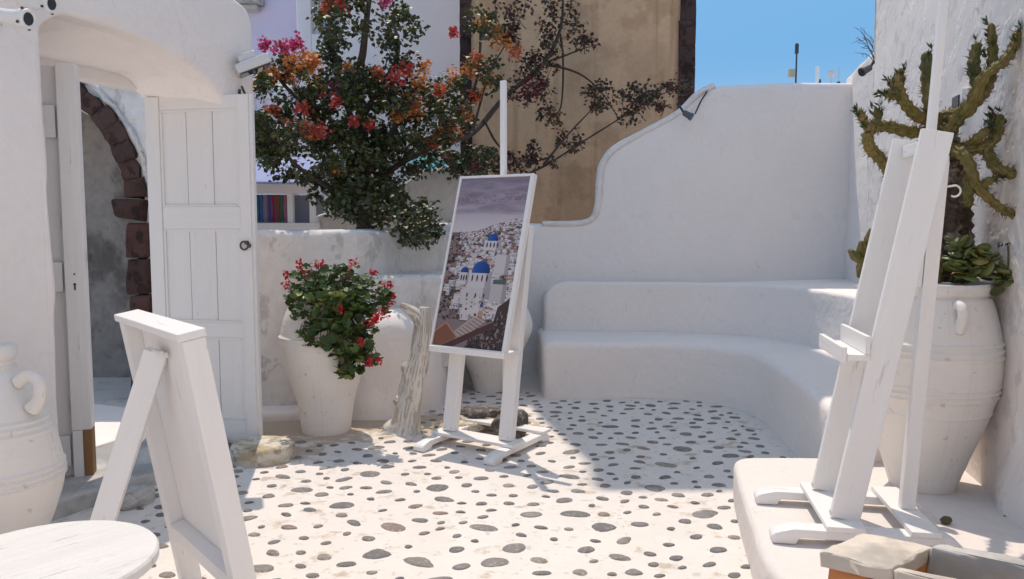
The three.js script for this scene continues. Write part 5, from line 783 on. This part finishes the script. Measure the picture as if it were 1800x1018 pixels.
{ // big cactus in the tall pot
  const R = rng(515), o = tallPotTop.clone(), d0 = -o.z, t = thing('tree_cactus', 'old branching spiny cactus rising from the tall amphora against the right wall', 'cactus', o), K = (x, y, dz = 0) => Z(x, y, d0 + dz).sub(o);
  const skin = [[0.12, 0.108, 0.02], [0.18, 0.14, 0.03], [0.075, 0.082, 0.016]].map((c, i) => std({ map: tex(256, (u, v) => { const a = N(u, v, 6, 6, 5, 1601 + i, 0.6); return col(mixc(c, [0.24, 0.16, 0.055], sstep(0.5, 0.66, a) * 0.7), 0.7 + 0.5 * N(u, v, 20, 20, 3, 1611)); }, true), roughness: 0.65, bumpMap: M.roughBump, bumpScale: 0.006 }));
  const bark = std({ map: tex(256, (u, v) => { const a = N(u, v, 8, 8, 5, 1651, 0.65); return col(mixc([0.10, 0.07, 0.05], [0.30, 0.24, 0.19], sstep(0.45, 0.65, a))); }, true), roughness: 0.95, bumpMap: M.roughBump, bumpScale: 0.02 });
  const tub = (ph) => (s, th, tt) => (0.9 + 0.26 * Math.sin(th * 4 + s * 75 + ph) * Math.sin(th * 4 - s * 75) + 0.07 * noise3(s * 16, Math.cos(th) * 2, Math.sin(th) * 2)) * (tt > 0.93 ? Math.sqrt(Math.max(0.02, 1 - ((tt - 0.93) / 0.07) ** 2)) : 1);
  const spineG = [];
  const spiny = (pts, r0, r1, every, len, top) => { const c = new THREE.CatmullRomCurve3(pts), L = c.getLength(), n = Math.floor(L / every), out = []; for (let i = 0; i < n; i++) for (let k = 0; k < 4; k++) { const u = (i + R()) / n, p = c.getPointAt(clamp(u)), tg = c.getTangentAt(clamp(u)), v = V(R() - 0.5, R() - 0.5, R() - 0.5).cross(tg).normalize(), rr = lerp(r0, r1, u); for (let q = 0; q < 3; q++) { const dr = v.clone().add(V(R() - 0.5, R() - 0.3, R() - 0.5).multiplyScalar(0.9)).addScaledVector(tg, 0.35).normalize(), g = new THREE.ConeGeometry(0.0015, len * (0.6 + 0.8 * R()), 3, 1, true); g.translate(0, len * 0.45, 0); g.applyQuaternion(new THREE.Quaternion().setFromUnitVectors(V(0, 1, 0), dr)); g.translate(p.x + v.x * rr * 0.95, p.y + v.y * rr * 0.95, p.z + v.z * rr * 0.95); out.push(g); } } return out; };
  const leafTip = (p, dir, n, len) => { const g = []; for (let i = 0; i < n; i++) { const l = leafGeo(len * (0.7 + 0.6 * R()), len * 0.3, 0.2, -0.1, 2); const v = dir.clone().add(V(R() - 0.5, R() - 0.5, R() - 0.5).multiplyScalar(1.5)).normalize(); l.applyQuaternion(new THREE.Quaternion().setFromUnitVectors(V(1, 0, 0), v)); l.translate(p.x, p.y - 0.03 * R() * len, p.z); g.push(l); } return g; };
  const arm = (list, r, m, opt = {}) => {
    r = r.map((x) => x * (opt.name ? 0.95 : 0.74)); const pts = list.map((p) => K(...p)), g = limb(pts, r, { n: Math.max(24, Math.round(new THREE.CatmullRomCurve3(pts).getLength() / 0.006)), seg: 36, bump: tub(list[0][0]), tension: 0.5, uvs: 1 });
    const b = part(opt.name ?? 'arm', g, m, t); const sp = part('spines', spiny(pts, r[0], r[r.length - 1], 0.018, opt.len ?? 0.028), spineM, b); sp.userData.kind = 'stuff';
    if (opt.tip) { const e = pts[pts.length - 1], dir = e.clone().sub(pts[pts.length - 2]).normalize(), g2 = []; for (let k = 0; k < 8; k++) g2.push(...leafTip(e.clone().addScaledVector(dir, 0.005 - k * 0.022 * opt.tip).add(V((R() - 0.5) * 0.05, 0, (R() - 0.5) * 0.05)), dir, 8, 0.034)); part('tip_leaves', g2, tipM, b).userData.kind = 'stuff'; }
  };
  const spineM = std({ color: rgb(0.17, 0.12, 0.06), roughness: 0.7 }), tipM = leafMat({ color: rgb(0.05, 0.075, 0.018), roughness: 0.5 });
  arm([[1655, 495, 0.05], [1658, 420, 0.05], [1668, 340, 0.03], [1668, 280, 0.02], [1660, 225, 0.0]], [0.075, 0.07, 0.07, 0.06, 0.05], bark, { name: 'trunk', len: 0.035 });
  arm([[1690, 495, 0.1], [1688, 430, 0.1], [1684, 350, 0.1], [1676, 290, 0.06], [1664, 240, 0.02]], [0.055, 0.06, 0.058, 0.055, 0.045], bark, { name: 'trunk', len: 0.035 });
  arm([[1660, 240, 0], [1640, 210, -0.02], [1632, 160, -0.04], [1629, 90, -0.04]], [0.045, 0.04, 0.036, 0.034], skin[2], { tip: 1.4 });
  arm([[1655, 250, 0], [1690, 200, -0.08], [1730, 160, -0.12], [1745, 110, -0.12], [1743, 40, -0.12]], [0.045, 0.042, 0.038, 0.03, 0.022], skin[0], { tip: 1 });
  arm([[1725, 165, -0.12], [1712, 120, -0.1], [1718, 75, -0.1]], [0.04, 0.036, 0.03], skin[2], { tip: 1.2 });
  arm([[1660, 205, 0.02], [1700, 195, -0.1], [1730, 135, -0.18], [1765, 108, -0.2], [1785, 75, -0.2], [1789, 52, -0.2]], [0.044, 0.042, 0.034, 0.032, 0.028, 0.022], skin[1], { tip: 1 });
  arm([[1650, 215, 0], [1615, 205, -0.06], [1590, 180, -0.1], [1580, 150, -0.1], [1583, 120, -0.1]], [0.042, 0.036, 0.033, 0.03, 0.022], skin[1], { tip: 0.8 });
  arm([[1584, 170, -0.1], [1568, 166, -0.12], [1554, 164, -0.14]], [0.03, 0.028, 0.02], skin[0], { tip: 0.4 });
  arm([[1590, 175, -0.1], [1574, 158, -0.08], [1570, 140, -0.08]], [0.028, 0.026, 0.02], skin[0], { tip: 0.4 });
  arm([[1650, 235, 0.02], [1600, 232, -0.04], [1555, 222, -0.1], [1528, 226, -0.14], [1516, 205, -0.16], [1508, 194, -0.16]], [0.04, 0.036, 0.034, 0.03, 0.026, 0.018], skin[1], { tip: 0.7 });
  arm([[1536, 224, -0.13], [1543, 205, -0.12], [1541, 190, -0.12]], [0.026, 0.026, 0.018], skin[0], { tip: 0.4 });
  arm([[1524, 232, -0.14], [1530, 260, -0.12], [1556, 290, -0.06], [1575, 330, 0.0]], [0.034, 0.034, 0.036, 0.036], skin[1], {});
  arm([[1664, 262, 0.02], [1695, 262, -0.1], [1730, 258, -0.16], [1752, 235, -0.16], [1760, 200, -0.16]], [0.044, 0.04, 0.036, 0.034, 0.026], skin[0], { tip: 0.8 });
  arm([[1748, 232, -0.16], [1746, 215, -0.14], [1746, 200, -0.14]], [0.028, 0.026, 0.02], skin[2], { tip: 0.6 });
  arm([[1700, 260, -0.1], [1722, 240, -0.18], [1738, 224, -0.2]], [0.03, 0.028, 0.018], skin[1], { tip: 0.2 });
  arm([[1734, 262, -0.16], [1748, 290, -0.2], [1770, 304, -0.22], [1805, 300, -0.2], [1835, 270, -0.15]], [0.034, 0.036, 0.034, 0.032, 0.026], skin[0], {});
  arm([[1668, 262, 0], [1690, 268, -0.14], [1704, 290, -0.18], [1716, 325, -0.2], [1740, 350, -0.22], [1762, 368, -0.22], [1788, 378, -0.22]], [0.038, 0.038, 0.034, 0.032, 0.026, 0.026, 0.03], skin[1], { tip: 0.5 });
  arm([[1722, 330, -0.2], [1738, 318, -0.22], [1752, 314, -0.22]], [0.026, 0.024, 0.016], skin[1], { tip: 0.3 });
  arm([[1706, 310, -0.18], [1702, 340, -0.18], [1704, 364, -0.18]], [0.036, 0.034, 0.022], skin[0], {});
  arm([[1645, 495, -0.04], [1648, 465, -0.06], [1650, 440, -0.06]], [0.035, 0.033, 0.022], skin[1], { tip: 0.4 });
  // pads that stick out on the left
  for (const [x0, y0, x1, y1] of [[1512, 488, 1519, 452], [1514, 462, 1494, 440], [1517, 456, 1515, 424], [1526, 440, 1533, 402]]) { const a = K(x0, y0, -0.02), b = K(x1, y1, -0.04); part('pad', limb([a, a.clone().lerp(b, 0.5), b], [0.014, 0.026, 0.012], { n: 14, seg: 12, bump: (s, th) => 0.75 + 0.35 * Math.abs(Math.cos(th)) }), skin[0], t); }
  part('pad_stem', limb([K(1600, 492, 0), K(1560, 478, -0.02), K(1514, 480, -0.02)], [0.02, 0.017, 0.013], { n: 12, seg: 8 }), bark, t);
}
{ // jade plant at the cactus foot
  const R = rng(616), o = tallPotTop.clone(), d0 = -o.z, t = thing('jade_plant', 'low jade plant with rounded fleshy leaves hanging over the rim of the tall amphora', 'plant', o), K = (x, y, dz = 0) => Z(x, y, d0 + dz).sub(o);
  const mats = [[0.10, 0.13, 0.03], [0.14, 0.15, 0.035], [0.06, 0.075, 0.02], [0.20, 0.17, 0.04]].map((c) => std({ color: rgb(...c), roughness: 0.38 }));
  const base = new THREE.SphereGeometry(1, 14, 8); base.scale(0.033, 0.009, 0.026); base.translate(0.033, 0, 0);
  let n = 0; const put = (x, y, dz, s, e) => { const m = part('leaf', base, mats[Math.floor(R() * 3.3)], t); m.name = 'leaf' + (n ? '_' + String(n).padStart(3, '0') : ''); n++; m.position.copy(K(x, y, dz)); m.quaternion.setFromEuler(e ?? new THREE.Euler((R() - 0.5) * 1.6, R() * 6.28, R() * 1.3 - 0.2)); m.scale.setScalar(s); };
  for (let i = 0; i < 120; i++) { const q = R(), x = lerp(1672, 1738, Math.pow(R(), 0.8)), y = lerp(425 + (x - 1672) * 0.35, 488, R()); put(x, y, -0.10 - 0.12 * R(), 0.6 + 0.5 * R()); }
  for (let i = 0; i < 22; i++) { const a = R() * 6.28; put(1768 + Math.cos(a) * 14 * R(), 488 + Math.sin(a) * 12 * R(), -0.2, 0.8 + 0.5 * R()); }
  for (const [x, y] of [[1722, 492], [1728, 486], [1760, 504], [1765, 498]]) put(x, y, -0.24, 1.15);
  const stemM = std({ color: rgb(0.13, 0.10, 0.05) }); for (const g of [limb([K(1690, 495, -0.05), K(1720, 475, -0.15), K(1768, 490, -0.2)], [0.012, 0.009, 0.006], { n: 12, seg: 6 }), limb([K(1670, 495, -0.05), K(1690, 460, -0.1), K(1710, 440, -0.12)], [0.011, 0.007], { n: 10, seg: 6 }), limb([K(1768, 488, -0.2), K(1773, 460, -0.2), K(1772, 432, -0.2)], [0.005, 0.004], { n: 10, seg: 6 })]) part('stem', g, stemM, t);
  const g = []; for (let i = 0; i < 26; i++) { const a = R() * 6.28, l = leafGeo(0.026, 0.012, 0.3, 0.6, 2); l.rotateZ(-0.5 * R() + 0.2); l.rotateY(a); const p = K(1772 + Math.cos(a) * 12, 424 + 6 * R(), -0.2); l.translate(p.x, p.y, p.z); g.push(l); } part('seed_head', g, leafMat({ color: rgb(0.045, 0.035, 0.03) }), t);
  part('yellow_leaf', leafGeo(0.06, 0.018, 0.3, 0.8, 4).rotateZ(0.6).translate(...K(1672, 482, -0.24).toArray()), leafMat({ color: rgb(0.55, 0.27, 0.03) }), t);
}
renderer.render(scene, camera);
